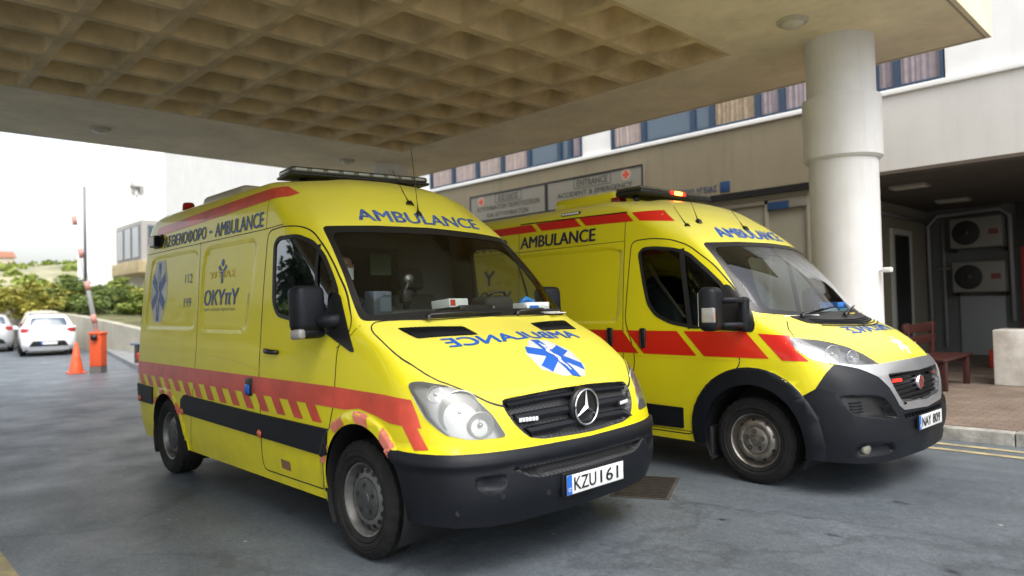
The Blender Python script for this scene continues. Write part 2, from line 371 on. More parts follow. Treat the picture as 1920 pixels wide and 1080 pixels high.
class Shell:
    def __init__(s, rows, nr=.06, nc=.07):
        G = grid(rows, nr, nc); b = s.bm = bmesh.new(); s.reg = b.faces.layers.int.new("reg")
        for sg in (1, -1):
            vs = [[b.verts.new((p[0], p[1]*sg, p[2])) for p in r] for r in G]
            for i in range(len(vs)-1):
                for j in range(len(vs[0])-1): b.faces.new((vs[i][j], vs[i][j+1], vs[i+1][j+1], vs[i+1][j]) if sg > 0 else (vs[i][j], vs[i+1][j], vs[i+1][j+1], vs[i][j+1]))
        bmesh.ops.remove_doubles(b, verts=b.verts[:], dist=2e-4); bmesh.ops.dissolve_degenerate(b, edges=b.edges[:], dist=1e-4)
        bmesh.ops.recalc_face_normals(b, faces=b.faces[:]); b.normal_update()
        t = sum(f.normal.y*(1 if f.calc_center_median().y > 0 else -1) for f in b.faces)
        if t < 0: bmesh.ops.reverse_faces(b, faces=b.faces[:])
        b.normal_update()
    def cand(s, mode, ok, lim=.08):
        n = MODES[mode][2]; return [f for f in s.bm.faces if f.normal.dot(n) > lim and (ok is None or ok(f.calc_center_median()))]
    def cut(s, poly, mode, ok=None, lim=.08):
        U, V, N = MODES[mode]
        us = [p[0] for p in poly]; vs = [p[1] for p in poly]; lo = (min(us)-.02, min(vs)-.02); hi = (max(us)+.02, max(vs)+.02)
        def bb(f):
            a = [v.co.dot(U) for v in f.verts]; c = [v.co.dot(V) for v in f.verts]; return min(a), max(a), min(c), max(c)
        C = {}
        for f in s.cand(mode, ok, lim):
            q = bb(f)
            if q[1] > lo[0] and q[0] < hi[0] and q[3] > lo[1] and q[2] < hi[1]: C[f] = q
        n = len(poly)
        for i in range(n):
            a, c = poly[i-1], poly[i]; d = (c[0]-a[0], c[1]-a[1]); L = math.hypot(*d)
            if L < 1e-5: continue
            x0, x1, y0, y1 = min(a[0], c[0])-1e-4, max(a[0], c[0])+1e-4, min(a[1], c[1])-1e-4, max(a[1], c[1])+1e-4
            nx, ny = -d[1]/L, d[0]/L
            fs = []
            for f, q in C.items():
                if q[1] < x0 or q[0] > x1 or q[3] < y0 or q[2] > y1: continue
                ds = [(v.co.dot(U)-a[0])*nx+(v.co.dot(V)-a[1])*ny for v in f.verts]
                if min(ds) < -1e-5 and max(ds) > 1e-5: fs.append(f)
            if not fs: continue
            g = set(fs)
            for f in fs: g.update(f.verts); g.update(f.edges)
            for f in fs: C.pop(f)
            r = bmesh.ops.bisect_plane(s.bm, geom=list(g), dist=1e-5, plane_co=U*a[0]+V*a[1], plane_no=U*nx+V*ny)
            for f in r['geom']:
                if isinstance(f, bmesh.types.BMFace) and f.is_valid: C[f] = bb(f)
            for f in fs:
                if f.is_valid: C[f] = bb(f)
        return [f for f in C if f.is_valid]
    def carve(s, poly, mode, reg, ok=None, lim=.08, only=None):
        U, V, N = MODES[mode]; k = 0
        for f in s.cut(poly, mode, ok, lim):
            c = f.calc_center_median()
            if inpoly(c.dot(U), c.dot(V), poly) and (only is None or f[s.reg] in only): f[s.reg] = reg; k += 1
        return k
    def push(s, outer, inner, mode, d, ok=None, lim=.08):
        """press the inner outline in (d<0) or out (d>0) along the viewing axis; the outer one stays"""
        s.cut(outer, mode, ok, lim); s.cut(inner, mode, ok, lim)
        U, V, N = MODES[mode]; big = inset(inner, -.0015)
        vs = set()
        for f in s.cand(mode, ok, lim):
            for v in f.verts:
                if inpoly(v.co.dot(U), v.co.dot(V), big): vs.add(v)
        for v in vs: v.co += N*d
        s.bm.normal_update()
    def ready(s):
        s.bm.normal_update(); s.bm.faces.ensure_lookup_table(); s.bvh = BVHTree.FromBMesh(s.bm)
    def hit(s, u, v, mode, off=0.):
        U, V, N = MODES[mode]; o = U*u+V*v+N*6
        p, n, i, d = s.bvh.ray_cast(o, -N)
        if p is None: return None
        if n.dot(N) < 0: n = -n
        return p+n*off
    def extract(s, reg, name, m, parent, off=0., skirt=0., sk_in=True, mi2=None):
        regs = reg if isinstance(reg, (tuple, list, set)) else (reg,)
        fs = [f for f in s.bm.faces if f[s.reg] in regs]
        idx, vs, ns, F = {}, [], [], []
        for f in fs:
            q = []
            for v in f.verts:
                if v not in idx: idx[v] = len(vs); vs.append(v.co+v.normal*off); ns.append(v.normal.copy())
                q.append(idx[v])
            F.append(q)
        nb = len(F)
        if skirt:
            S = set(fs)
            for f in fs:
                for l in f.loops:
                    if sum(1 for g in l.edge.link_faces if g in S) == 1:
                        a, b = l.vert, l.link_loop_next.vert
                        t = (b.co-a.co).normalized(); nn = t.cross((a.normal+b.normal)).normalized()
                        k = len(vs)
                        for v, dd in ((a, 0), (b, 0), (b, skirt), (a, skirt)): vs.append(v.co+v.normal*(off-dd)); ns.append(nn)
                        F.append([k+1, k, k+3, k+2])
        me = bpy.data.meshes.new(name); me.from_pydata([tuple(v) for v in vs], [], F); me.materials.append(m)
        smooth(me); me.update()
        me.normals_split_custom_set_from_vertices([tuple(n) for n in ns])
        return link(bpy.data.objects.new(name, me), parent)
    def drop(s, regs):
        bmesh.ops.delete(s.bm, geom=[f for f in s.bm.faces if f[s.reg] in regs], context='FACES')
    # --- stickers and seams laid on the skin
    def lay(s, name, v2, faces, mode, m, parent, off=.002, step=.03, dz=None):
        b = bmesh.new(); vv = [b.verts.new((p[0], p[1], 0 if dz is None else dz[i])) for i, p in enumerate(v2)]
        for f in faces:
            try: b.faces.new([vv[i] for i in f])
            except ValueError: pass
        bmesh.ops.triangulate(b, faces=[f for f in b.faces if len(f.verts) > 4])
        a = np.array([p[:2] for p in v2])
        for ax in (0, 1):
            lo, hi = a[:, ax].min(), a[:, ax].max(); t = lo+step
            while t < hi:
                bmesh.ops.bisect_plane(b, geom=b.verts[:]+b.edges[:]+b.faces[:], dist=1e-6, plane_co=(t, 0, 0) if ax == 0 else (0, t, 0), plane_no=(1, 0, 0) if ax == 0 else (0, 1, 0)); t += step
        bad = []
        for v in b.verts:
            h = s.hit(v.co.x, v.co.y, mode, off+v.co.z)
            if h is None: bad.append(v)
            else: v.co = h
        bmesh.ops.triangulate(b, faces=[f for f in b.faces if len(f.verts) > 4])
        if bad: bmesh.ops.delete(b, geom=bad, context='VERTS')
        N = MODES[mode][2]; b.normal_update()
        for f in b.faces:
            if f.normal.dot(N) < 0: f.normal_flip()
        me = bpy.data.meshes.new(name); b.to_mesh(me); b.free(); me.materials.append(m); smooth(me)
        return link(bpy.data.objects.new(name, me), parent)
    def sticker(s, name, polys, mode, m, parent, off=.0025, step=.03):
        V, F = [], []
        for P in polys: F.append(list(range(len(V), len(V)+len(P)))); V += list(P)
        return s.lay(name, V, F, mode, m, parent, off, step)
    def lettering(s, name, txt, mode, fn, m, parent, off=.003, bold=.015, shear=0.):
        v, f, dz = heavy(txt, bold, shear); return s.lay(name, [fn(a, b) for a, b in v], f, mode, m, parent, off, .04, dz)
    def seam(s, name, pts, mode, parent, w=.007, m=None, off=.0015, closed=False):
        P = [Vector(p) for p in pts]; n = len(P); V, F = [], []
        D = []
        for i in range(n):
            a = P[i-1] if (i or closed) else P[i]; c = P[(i+1) % n] if (i < n-1 or closed) else P[i]
            t = (c-a).normalized(); D.append(Vector((-t.y, t.x))*w/2)
        for i in range(n): V += [P[i]+D[i], P[i]-D[i]]
        for i in range(n if closed else n-1): j = (i+1) % n; F.append((2*i, 2*i+1, 2*j+1, 2*j))
        return s.lay(name, V, F, mode, m or RUBBER, parent, off)
def box_map(u0, u1, v0, v1, flip=False):
    return (lambda a, b: (u1+(u0-u1)*a, v0+(v1-v0)*b)) if flip else (lambda a, b: (u0+(u1-u0)*a, v0+(v1-v0)*b))
def star_polys(cx, cy, rx, ry, ang=0., w=.30):
    """six-armed star: three crossed bars"""
    out = []
    for k in range(6):
        a = R(60*k+90+ang); d = Vector((math.cos(a), math.sin(a))); p = Vector((-d.y, d.x))
        q = [d*.0+p*w*.0, d*w*.87-p*w*.5, d-p*w*.5, d+p*w*.5, d*w*.87+p*w*.5]
        out.append([(cx+v.x*rx, cy+v.y*ry) for v in q])
    return out
# ------------------------------------------------------------------ ground and setting
def sheet(name, x0, x1, y0, y1, z, m, nx=1, ny=1):
    vs = [(x0+(x1-x0)*i/nx, y0+(y1-y0)*j/ny, z) for j in range(ny+1) for i in range(nx+1)]
    return mk(name, vs, [(j*(nx+1)+i, j*(nx+1)+i+1, (j+1)*(nx+1)+i+1, (j+1)*(nx+1)+i) for j in range(ny) for i in range(nx)], m)
def asphalt():
    m, n, p = nodes("asphalt"); L = n.links.new
    tc = n.nodes.new("ShaderNodeTexCoord")
    def noise(sc, det, rough=.6):
        k = n.nodes.new("ShaderNodeTexNoise"); k.inputs["Scale"].default_value = sc; k.inputs["Detail"].default_value = det; k.inputs["Roughness"].default_value = rough; L(tc.outputs["Object"], k.inputs["Vector"]); return k
    def ramp(src, p0, p1, c0, c1):
        r = n.nodes.new("ShaderNodeValToRGB"); r.color_ramp.elements[0].position = p0; r.color_ramp.elements[1].position = p1
        r.color_ramp.elements[0].color = (*c0, 1); r.color_ramp.elements[1].color = (*c1, 1); L(src, r.inputs[0]); return r
    def mul(a, b, f=1.):
        k = n.nodes.new("ShaderNodeMix"); k.data_type = 'RGBA'; k.blend_type = 'MULTIPLY'; k.inputs[0].default_value = f; L(a, k.inputs[6]); L(b, k.inputs[7]); return k
    big = ramp(noise(.55, 7).outputs[0], .32, .72, (.092, .109, .126), (.138, .160, .180))
    fine = ramp(noise(70, 4, .75).outputs[0], .30, .72, (.55, .55, .55), (1.3, 1.3, 1.3))
    a = mul(big.outputs[0], fine.outputs[0])
    med = ramp(noise(5, 6, .7).outputs[0], .33, .62, (.88, .88, .885), (1.06, 1.06, 1.05)); a2 = mul(a.outputs[2], med.outputs[0])
    gt = ramp(noise(24, 5, .8).outputs[0], .34, .68, (.70, .70, .70), (1.22, 1.22, 1.22)); a2 = mul(a2.outputs[2], gt.outputs[0])
    # small oil spots
    vo = n.nodes.new("ShaderNodeTexVoronoi"); vo.inputs["Scale"].default_value = 1.9
    ad = n.nodes.new("ShaderNodeMixRGB"); ad.blend_type = 'ADD'; ad.inputs[0].default_value = .28
    L(tc.outputs["Object"], ad.inputs[1]); L(noise(6, 3).outputs[1], ad.inputs[2]); L(ad.outputs[0], vo.inputs["Vector"])
    sp = ramp(vo.outputs["Distance"], .05, .13, (.25, .25, .25), (1, 1, 1)); a3 = mul(a2.outputs[2], sp.outputs[0], 1.)
    # long wear streaks along the lane
    mp = n.nodes.new("ShaderNodeMapping"); mp.inputs["Scale"].default_value = (.35, 3.2, 1); mp.inputs["Rotation"].default_value = (0, 0, R(8)); L(tc.outputs["Object"], mp.inputs[0])
    st = n.nodes.new("ShaderNodeTexNoise"); st.inputs["Scale"].default_value = 1.0; st.inputs["Detail"].default_value = 5; L(mp.outputs[0], st.inputs["Vector"])
    sr = ramp(st.outputs[0], .36, .56, (.88, .885, .89), (1.03, 1.03, 1.03)); a4 = mul(a3.outputs[2], sr.outputs[0], .85)
    # fine cracks and pale grit
    cv = n.nodes.new("ShaderNodeTexVoronoi"); cv.feature = 'DISTANCE_TO_EDGE'; cv.inputs["Scale"].default_value = .33
    dv = n.nodes.new("ShaderNodeMixRGB"); dv.blend_type = 'ADD'; dv.inputs[0].default_value = .9; L(tc.outputs["Object"], dv.inputs[1]); L(noise(1.6, 6).outputs[1], dv.inputs[2]); L(dv.outputs[0], cv.inputs["Vector"])
    cr = ramp(cv.outputs["Distance"], .004, .016, (.62, .62, .62), (1, 1, 1)); a5 = mul(a4.outputs[2], cr.outputs[0], .6)
    gv = n.nodes.new("ShaderNodeTexVoronoi"); gv.inputs["Scale"].default_value = 5.5; L(tc.outputs["Object"], gv.inputs["Vector"])
    gr = ramp(gv.outputs["Distance"], .045, .085, (1, 1, 1), (0, 0, 0)); gk = ramp(gv.outputs["Color"], .78, .80, (0, 0, 0), (1, 1, 1)); gm = mul(gr.outputs[0], gk.outputs[0])
    ga = n.nodes.new("ShaderNodeMix"); ga.data_type = 'RGBA'; ga.inputs[7].default_value = (.34, .34, .33, 1); L(gm.outputs[2], ga.inputs[0]); L(a5.outputs[2], ga.inputs[6])
    L(ga.outputs[2], p.inputs["Base Color"])
    rr = n.nodes.new("ShaderNodeMapRange"); rr.inputs[1].default_value = .3; rr.inputs[2].default_value = .7; rr.inputs[3].default_value = .36; rr.inputs[4].default_value = .58
    L(noise(1.3, 5).outputs[0], rr.inputs[0]); L(rr.outputs[0], p.inputs["Roughness"])
    bp = n.nodes.new("ShaderNodeBump"); bp.inputs["Strength"].default_value = .35; bp.inputs["Distance"].default_value = .006
    L(noise(160, 5, .7).outputs[0], bp.inputs["Height"]); L(bp.outputs[0], p.inputs["Normal"])
    return m
def paving():
    m, n, p = nodes("paving"); L = n.links.new
    tc = n.nodes.new("ShaderNodeTexCoord"); br = n.nodes.new("ShaderNodeTexBrick"); br.inputs["Scale"].default_value = 1.
    br.inputs["Brick Width"].default_value = .2; br.inputs["Row Height"].default_value = .1; br.inputs["Mortar Size"].default_value = .006; br.inputs["Color1"].default_value = (.26, .19, .14, 1); br.inputs["Color2"].default_value = (.19, .14, .105, 1); br.inputs["Mortar"].default_value = (.10, .085, .07, 1)
    L(tc.outputs["Object"], br.inputs["Vector"])
    nz = n.nodes.new("ShaderNodeTexNoise"); nz.inputs["Scale"].default_value = 1.6; nz.inputs["Detail"].default_value = 8; L(tc.outputs["Object"], nz.inputs["Vector"])
    cr = n.nodes.new("ShaderNodeValToRGB"); cr.color_ramp.elements[0].position = .3; cr.color_ramp.elements[0].color = (.6, .6, .6, 1); cr.color_ramp.elements[1].position = .7; L(nz.outputs[0], cr.inputs[0])
    k = n.nodes.new("ShaderNodeMix"); k.data_type = 'RGBA'; k.blend_type = 'MULTIPLY'; k.inputs[0].default_value = 1; L(br.outputs[0], k.inputs[6]); L(cr.outputs[0], k.inputs[7]); L(k.outputs[2], p.inputs["Base Color"])
    p.inputs["Roughness"].default_value = .8; return m
KERBM = mat("kerb_concrete", (.30, .29, .26), .8, var=.45, scale=5, bump=.3, bscale=30)
WALLW = mat("white_wall", (.78, .77, .74), .75, streak=.08, var=.05, scale=1.2, bump=.04, bscale=60)
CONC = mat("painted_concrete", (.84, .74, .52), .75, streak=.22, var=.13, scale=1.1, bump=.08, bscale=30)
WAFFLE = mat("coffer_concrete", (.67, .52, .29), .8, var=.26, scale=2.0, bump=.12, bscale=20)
COLM = mat("column_paint", (.72, .71, .69), .6, streak=.16, var=.06, scale=2.5, bump=.05, bscale=40)
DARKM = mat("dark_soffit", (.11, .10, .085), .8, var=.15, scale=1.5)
YLINE = mat("yellow_road_paint", (.30, .25, .12), .75, var=.5, scale=6, var2=(.20, .18, .12))

tag(sheet("ground", -420, 120, -260, 260, -.004, mat("earth", (.20, .19, .14), .9, var=.4, scale=.2), 4, 4), kind="structure")
tag(sheet("road", -60, 40, -14, 5.02, 0.0, asphalt(), 20, 8), kind="structure")
# pavement with a stone kerb
pv = MB(); pv.box(-9.0, 12, 5.17, 20, -.1, .13); pv.box(-60, -9.0, 5.17, 8.99, -.1, .128)
tag(pv.build("pavement", paving()), kind="structure")
kb = MB(); x = -60.; random.seed(3)
while x < 12:
    kb.box(x+.004, x+.896, 5.02, 5.168, -.1, .13+random.uniform(-.004, .004), bev=.012); x += .9
tag(kb.build("kerb", KERBM), kind="structure")
yl = MB()
for y in (4.42, 4.70): yl.add([(-14, y, .004), (12, y, .004), (12, y+.10, .004), (-14, y+.10, .004)], [(0, 1, 2, 3)])
yl.add([(-9, -2.52, .004), (12, -2.52, .004), (12, -2.42, .004), (-9, -2.42, .004)], [(0, 1, 2, 3)])
tag(yl.build("yellow_lines", YLINE), kind="structure")
# left-hand pavement by the barrier
pl_ = MB(); pl_.prism([(-8.9, 5.0, -.1), (-15.4, 2.62, -.1), (-17.3, 2.75, -.1), (-26, 4.35, -.1), (-40, 5.4, -.1), (-40, 9, -.1), (-8.9, 9, -.1)], (0, 0, .22))
tag(pl_.build("pavement", mat("grey_paving", (.22, .225, .225), .8, var=.25, scale=2)), kind="structure")
# hills far off
def hz(x, y): 
    d = max(0, min(1, (-x-95)/110)); d = d*d*(3-2*d)
    return d*(13.0+1.2*math.sin(y*.035+1)+1.2*math.sin(y*.11+x*.02)+.8*math.sin(x*.09))-.6
vs, fs = [], []
NX, NY = 40, 60
for j in range(NY+1):
    for i in range(NX+1):
        x = -90-300*i/NX; y = -170+360*j/NY; vs.append((x, y, hz(x, y)))
for j in range(NY):
    for i in range(NX): a = j*(NX+1)+i; fs.append((a, a+1, a+NX+2, a+NX+1))
tag(mk("hills", vs, fs, mat("hill_scrub", (.26, .235, .15), .95, var=.7, scale=.09, var2=(.13, .15, .085)), sm=True), kind="structure")

# ------------------------------------------------------------------ trees
def leaf_mat(name, c0, c1, sc=1.1):
    return mat(name, c1, .6, var=.01, scale=sc, var2=c0, spec=.3)
def crown_mesh(name, rx, ry, rz, n, leaf, m, seed, clumps=22):
    rnd = random.Random(seed); vs, fs = [], []
    cl = []
    for _ in range(clumps):
        while True:
            p = Vector((rnd.uniform(-1, 1), rnd.uniform(-1, 1), rnd.uniform(-1, 1)))
            if .35 < p.length < 1: break
        cl.append((p, rnd.uniform(.22, .42)))
    for _ in range(n):
        c, r = rnd.choice(cl); d = Vector((rnd.gauss(0, 1), rnd.gauss(0, 1), rnd.gauss(0, 1))).normalized()*r*rnd.random()**.4
        p = c+d; p = Vector((p.x*rx, p.y*ry, p.z*rz))
        a = Vector((rnd.gauss(0, 1), rnd.gauss(0, 1), rnd.gauss(0, .7))).normalized(); b = a.orthogonal().normalized()
        b = (b*math.cos(rnd.random()*6)+a.cross(b)*math.sin(rnd.random()*6)); s = leaf*rnd.uniform(.6, 1.4); k = len(vs)
        vs += [p-a*s, p+b*s*.55, p+a*s, p-b*s*.55]; fs.append((k, k+1, k+2, k+3))
    me = bpy.data.meshes.new(name); me.from_pydata([tuple(v) for v in vs], [], fs); me.materials.append(m); me.update(); return me
BARK = mat("bark", (.09, .065, .045), .9, var=.4, scale=8)
LEAVES = [leaf_mat("leaves_olive", (.14, .19, .035), (.31, .37, .075)), leaf_mat("leaves_dark", (.08, .125, .03), (.19, .25, .065)), leaf_mat("leaves_yellowish", (.19, .19, .035), (.44, .40, .075)), leaf_mat("leaves_cypress", (.012, .025, .012), (.03, .045, .02))]
CROWNS = [crown_mesh("crown", 1, 1, .85, 5200, .065, LEAVES[0], 1, 34), crown_mesh("crown", 1, 1, .9, 5200, .065, LEAVES[1], 2, 34), crown_mesh("crown", 1, 1, .85, 5000, .065, LEAVES[2], 3, 34), crown_mesh("crown", 1, 1, 1, 2600, .11, LEAVES[3], 4, 40)]
def tree(name, loc, rx, h, kind, label, group=None, rz=0., th=None):
    o = empty(name, loc, rz); tag(o, label, "tree" if "bush" not in name else "bush", group)
    c = bpy.data.objects.new("crown", CROWNS[kind]); link(c, o); th = h*.22 if th is None else th
    c.scale = (rx*.85, rx*.85, (h-th)/2*.86); c.location = (0, 0, th+(h-th)/2)
    b = MB(); b.tube([(0, 0, -.2), (.03*h/5, .02, th), (.02, -.05, h*.62)], [.055*h/3+.03, .045*h/3+.02, .02], 8)
    b.tube([(0, 0, th*.8), (rx*.4, rx*.2, h*.55)], [.035*h/3, .012], 6); b.tube([(0, 0, th*.9), (-rx*.4, rx*.1, h*.58)], [.035*h/3, .012], 6)
    b.build("trunk", BARK, o); return o
# ------------------------------------------------------------------ canopy over the drive
CZ = 4.5; CELL = .767
def build_canopy():
    root = empty("entrance_canopy", (0, 0, CZ)); tag(root, "cream concrete canopy with a coffered underside over both ambulances", "canopy")
    nx, ny = 9, 10; x1, y1 = -.60, 4.775; x0, y0 = x1-nx*CELL, y1-ny*CELL
    b = MB(); vs, fs = [], []
    def ring(cx, cy, h, r, z):
        out = []
        for sx, sy, a0 in ((1, 1, 0), (-1, 1, 90), (-1, -1, 180), (1, -1, 270)):
            for k in range(4):
                a = R(a0+30*k); out.append((cx+sx*(h-r)+r*math.cos(a), cy+sy*(h-r)+r*math.sin(a), z))
        return out
    for i in range(nx):
        for j in range(ny):
            cx, cy = x0+(i+.5)*CELL, y0+(j+.5)*CELL; k = len(vs); H = CELL/2
            op = ring(cx, cy, H-.058, .045, 0)
            sq = [(max(-H, min(H, (p[0]-cx)*1.001*H/(H-.058)))+cx, max(-H, min(H, (p[1]-cy)*H/(H-.058)))+cy, 0) for p in op]
            for q in range(4):   # square corners
                sgx, sgy = ((1, 1), (-1, 1), (-1, -1), (1, -1))[q]
                for t in (1, 2): sq[q*4+t] = (cx+sgx*H, cy+sgy*H, 0)
                a_, d_ = q*4, q*4+3
                if q % 2 == 0: sq[a_] = (cx+sgx*H, op[a_][1], 0); sq[d_] = (op[d_][0], cy+sgy*H, 0)
                else: sq[a_] = (op[a_][0], cy+sgy*H, 0); sq[d_] = (cx+sgx*H, op[d_][1], 0)
            r2 = ring(cx, cy, H-.064, .05, .02); r3 = ring(cx, cy, H-.105, .09, .27); r4 = ring(cx, cy, H-.150, .10, .33)
            for rg in (sq, op, r2, r3, r4): vs += rg
            for lv in range(4):
                for t in range(16):
                    u = (t+1) % 16; a, c = k+lv*16, k+(lv+1)*16
                    f = (a+t, c+t, c+u, a+u)
                    if len({vs[q] for q in f}) == 4: fs.append(f)
                    else:
                        g = []; seen = set()
                        for q in f:
                            if vs[q] not in seen: seen.add(vs[q]); g.append(q)
                        if len(g) == 3: fs.append(tuple(g))
            fs.append(tuple(k+64+t for t in range(16))[::-1])
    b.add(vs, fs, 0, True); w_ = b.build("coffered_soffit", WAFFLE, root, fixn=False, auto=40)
    DY = -(ny*CELL+1.10); w2 = w_.copy(); COL.objects.link(w2); w2.location = (0, DY, 0)  # unseen second bay, added to shade the drive and the first van's near side
    X0, X1, Y0, Y1 = -10.35, 1.74, -13.6, 6.6; T = 1.05; y0b = y0+DY; y1b = y1+DY
    s = MB(); s.box(X0, x0, Y0, Y1, 0, T); s.box(x1, X1, Y0, Y1, 0, T); s.box(x0, x1, Y0, y0b, 0, T); s.box(x0, x1, y1b, y0, 0, T); s.box(x0, x1, y1, Y1, 0, T); s.box(x0, x1, y0, y1, .40, T); s.box(x0, x1, y0b, y1b, .40, T)
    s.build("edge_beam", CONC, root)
    d = MB()
    for a in ((X0+.05, X0+.07), (X1-.07, X1-.05)): d.box(a[0], a[1], Y0+.05, Y1-.05, -.006, .001)
    d.box(X0+.07, X1-.07, Y1-.07, Y1-.05, -.006, .001); d.build("drip_groove", mat("groove", (.35, .32, .26), .8), root)
    return root
build_canopy()
def column(x, y, label):
    o = empty("column", (x, y, .13 if y > 0 else 0)); tag(o, label, "column", "round columns carrying the canopy"); h = CZ-o.location.z
    b = MB(); b.lathe([(.375, 0), (.375, h+.01)], 40); b.build("shaft", COLM, o)
    c = MB(); c.lathe([(.375, 3.07-.13), (.392, 3.07-.13), (.428, 3.10-.13), (.428, 3.80-.13), (.375, 3.815-.13)], 40); c.build("collar", COLM, o, auto=30)
    return o
c1 = column(.47, 5.35, "thick white round column with a collar, rising behind the second ambulance")
column(-8.85, 5.4, "far round column behind the roof of the first ambulance")
column(-8.85, -12.3, "round column at the rear corner of the canopy on the open side")
column(.47, -12.3, "round column at the front corner of the canopy on the open side")
b = MB(); b.box(-.045, .045, -.04, .04, -.03, .025, bev=.012); b.tube([(-.02, 0, 0), (-.16, 0, -.01)], .016); br_ = b.build("wall_hook", WALLW); br_.location = (.93, 5.30, 1.78)
tag(br_, "small white bracket sticking out of the near column", "bracket")
def ceiling_lamp(x, y, label):
    o = empty("ceiling_lamp", (x, y, CZ)); tag(o, label, "ceiling light", "round lamps under the canopy edge")
    b = MB(); b.lathe([(.16, 0), (.16, -.03), (.14, -.045), (.125, -.045)], 28); b.build("ring", mat("lamp_ring", (.50, .46, .36), .5), o)
    b = MB(); b.lathe([(.125, -.04), (.09, -.075), (0, -.09)], 28); b.build("diffuser", mat("lamp_diffuser", (.62, .58, .46), .3, coat=.3), o)
ceiling_lamp(.38, 4.30, "round ceiling lamp nearest the thick white column")
ceiling_lamp(-9.11, -.04, "round ceiling lamp on the far beam, at the upper left")
ceiling_lamp(-8.83, 4.34, "round ceiling lamp on the far beam just above the first ambulance's light bar")

# ------------------------------------------------------------------ hospital behind
FY = 9.0
FRAMEB = mat("window_frame_blue", (.025, .05, .09), .4)
CURT = [mat("curtain_pink", (.40, .325, .295), .8, var=.12, scale=6), mat("curtain_brown", (.34, .26, .17), .8, var=.3, scale=9), mat("curtain_mauve", (.30, .25, .265), .8, var=.15, scale=9)]
PANE = mat("dark_pane", (.05, .085, .12), .06, coat=1.)
FASC = mat("fascia_paint", (.60, .58, .54), .7, streak=.12, var=.06, scale=.8)
def build_hospital():
    root = empty("hospital_building", (0, FY, 0)); tag(root, "long pale hospital wing with a strip of blue-framed windows above the emergency entrance", "building")
    P = lambda *a, **k: a
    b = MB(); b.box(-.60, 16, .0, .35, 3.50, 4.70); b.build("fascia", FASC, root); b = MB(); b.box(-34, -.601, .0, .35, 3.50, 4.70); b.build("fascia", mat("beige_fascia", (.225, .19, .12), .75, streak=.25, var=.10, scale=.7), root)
    b = MB(); b.box(-34, 16, -.05, .3, 4.70, 4.79, bev=.015); b.build("sill_ledge", WALLW, root)
    b = MB()
    for a, c in ((-34, -12.2), (-6.56, -5.73), (.66, 16)): b.box(a, c, .05, .4, 4.79, 6.5)
    b.box(-34, 16, .05, .4, 6.5, 10.5); b.box(-34, 16, .4, 6.6, 4.6, 10.4); b.build("upper_wall", WALLW, root)
    # ground floor: wall with the door bay, then the open porch to its right
    b = MB(); b.box(-34, -3.05, .08, .35, .13, 3.5); b.box(-3.05, -1.40, .08, .35, 3.30, 3.5); b.box(-1.53, -1.38, .06, 6.3, .13, 3.5)
    b.build("lower_wall", mat("entrance_cladding", (.27, .25, .19), .7, var=.08, scale=1.), root)
    b = MB(); b.box(-34, -1.40, -.02, .08, 3.385, 3.5); b.build("dark_gap", BLACK, root)
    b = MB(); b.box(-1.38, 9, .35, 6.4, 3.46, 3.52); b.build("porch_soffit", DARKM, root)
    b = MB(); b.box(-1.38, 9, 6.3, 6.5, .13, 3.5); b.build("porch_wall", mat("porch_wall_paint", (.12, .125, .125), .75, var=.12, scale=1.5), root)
    b = MB(); b.box(8.9, 9.1, 0, 6.4, .13, 3.5); b.build("porch_end", WALLW, root)
    b = MB(); b.box(-2.98, -1.56, .13, .17, .13, 3.28); d = b.build("sliding_door", mat("door_panel", (.27, .25, .185), .55, var=.06, scale=2), root)
    b = MB()
    for a in ((-3.05, -2.98), (-1.56, -1.49), (-2.31, -2.25)): b.box(a[0], a[1], .08, .14, .13, 3.30)
    b.box(-2.98, -1.56, .08, .14, 3.22, 3.29); b.build("door_frame", mat("door_frame", (.30, .27, .21), .5), d)
    b = MB(); b.box(-1.379, -1.34, 3.9, 4.95, .13, 2.80); d2 = b.build("side_door", mat("side_door", (.012, .014, .014), .3), root)
    b = MB()
    for a in ((3.78, 3.9), (4.95, 5.07)): b.box(-1.379, -1.32, a[0], a[1], .13, 2.92)
    b.box(-1.379, -1.32, 3.9, 4.95, 2.80, 2.92); b.build("door_frame", mat("pale_frame", (.50, .52, .48), .6), d2)
    b = MB(); b.box(.46, 1.9, 6.15, 6.29, .13, 2.50); d3 = b.build("red_door", mat("red_door", (.33, .012, .012), .4), root)
    b = MB(); b.box(.62, 1.74, 6.13, 6.151, .6, 2.34); b.build("pane", PANE, d3)
    b = MB(); b.box(.40, 2.0, 6.2, 6.295, 2.5, 3.46); b.build("door_transom", BLACK, root)
    b = MB()
    b.tube([(-1.30, 6.2, .13), (-1.30, 6.2, 3.1), (-1.1, 6.2, 3.32), (0.1, 6.2, 3.36), (.28, 6.2, 3.2), (.30, 6.2, .9)], .045, 8); b.tube([(-1.0, 6.22, 3.2), (-1.0, 6.22, .3)], .03, 8); b.tube([(-1.15, 6.22, 2.1), (-.8, 6.22, 2.1)], .03, 8)
    b.tube([(-1.33, .5, 3.2), (-1.33, 6.1, 3.2)], .05, 8)
    b.build("service_pipes", mat("grey_pipe", (.30, .31, .31), .6), root)
    # strip windows
    ed = [(-12.15, -11.14, 0), (-11.14, -10.15, 0), (-10.15, -9.19, 0), (-9.19, -8.25, 0), (-8.25, -7.25, 3), (-7.25, -6.92, 3), (-6.92, -6.56, 2), (-5.73, -4.89, 0), (-4.89, -3.72, 3), (-3.72, -3.30, 3), (-3.30, -2.36, 1), (-2.36, -1.90, 2), (-1.90, -.95, 2), (-.95, -.34, 3), (-.34, -.02, 2), (-.02, .64, 2)]
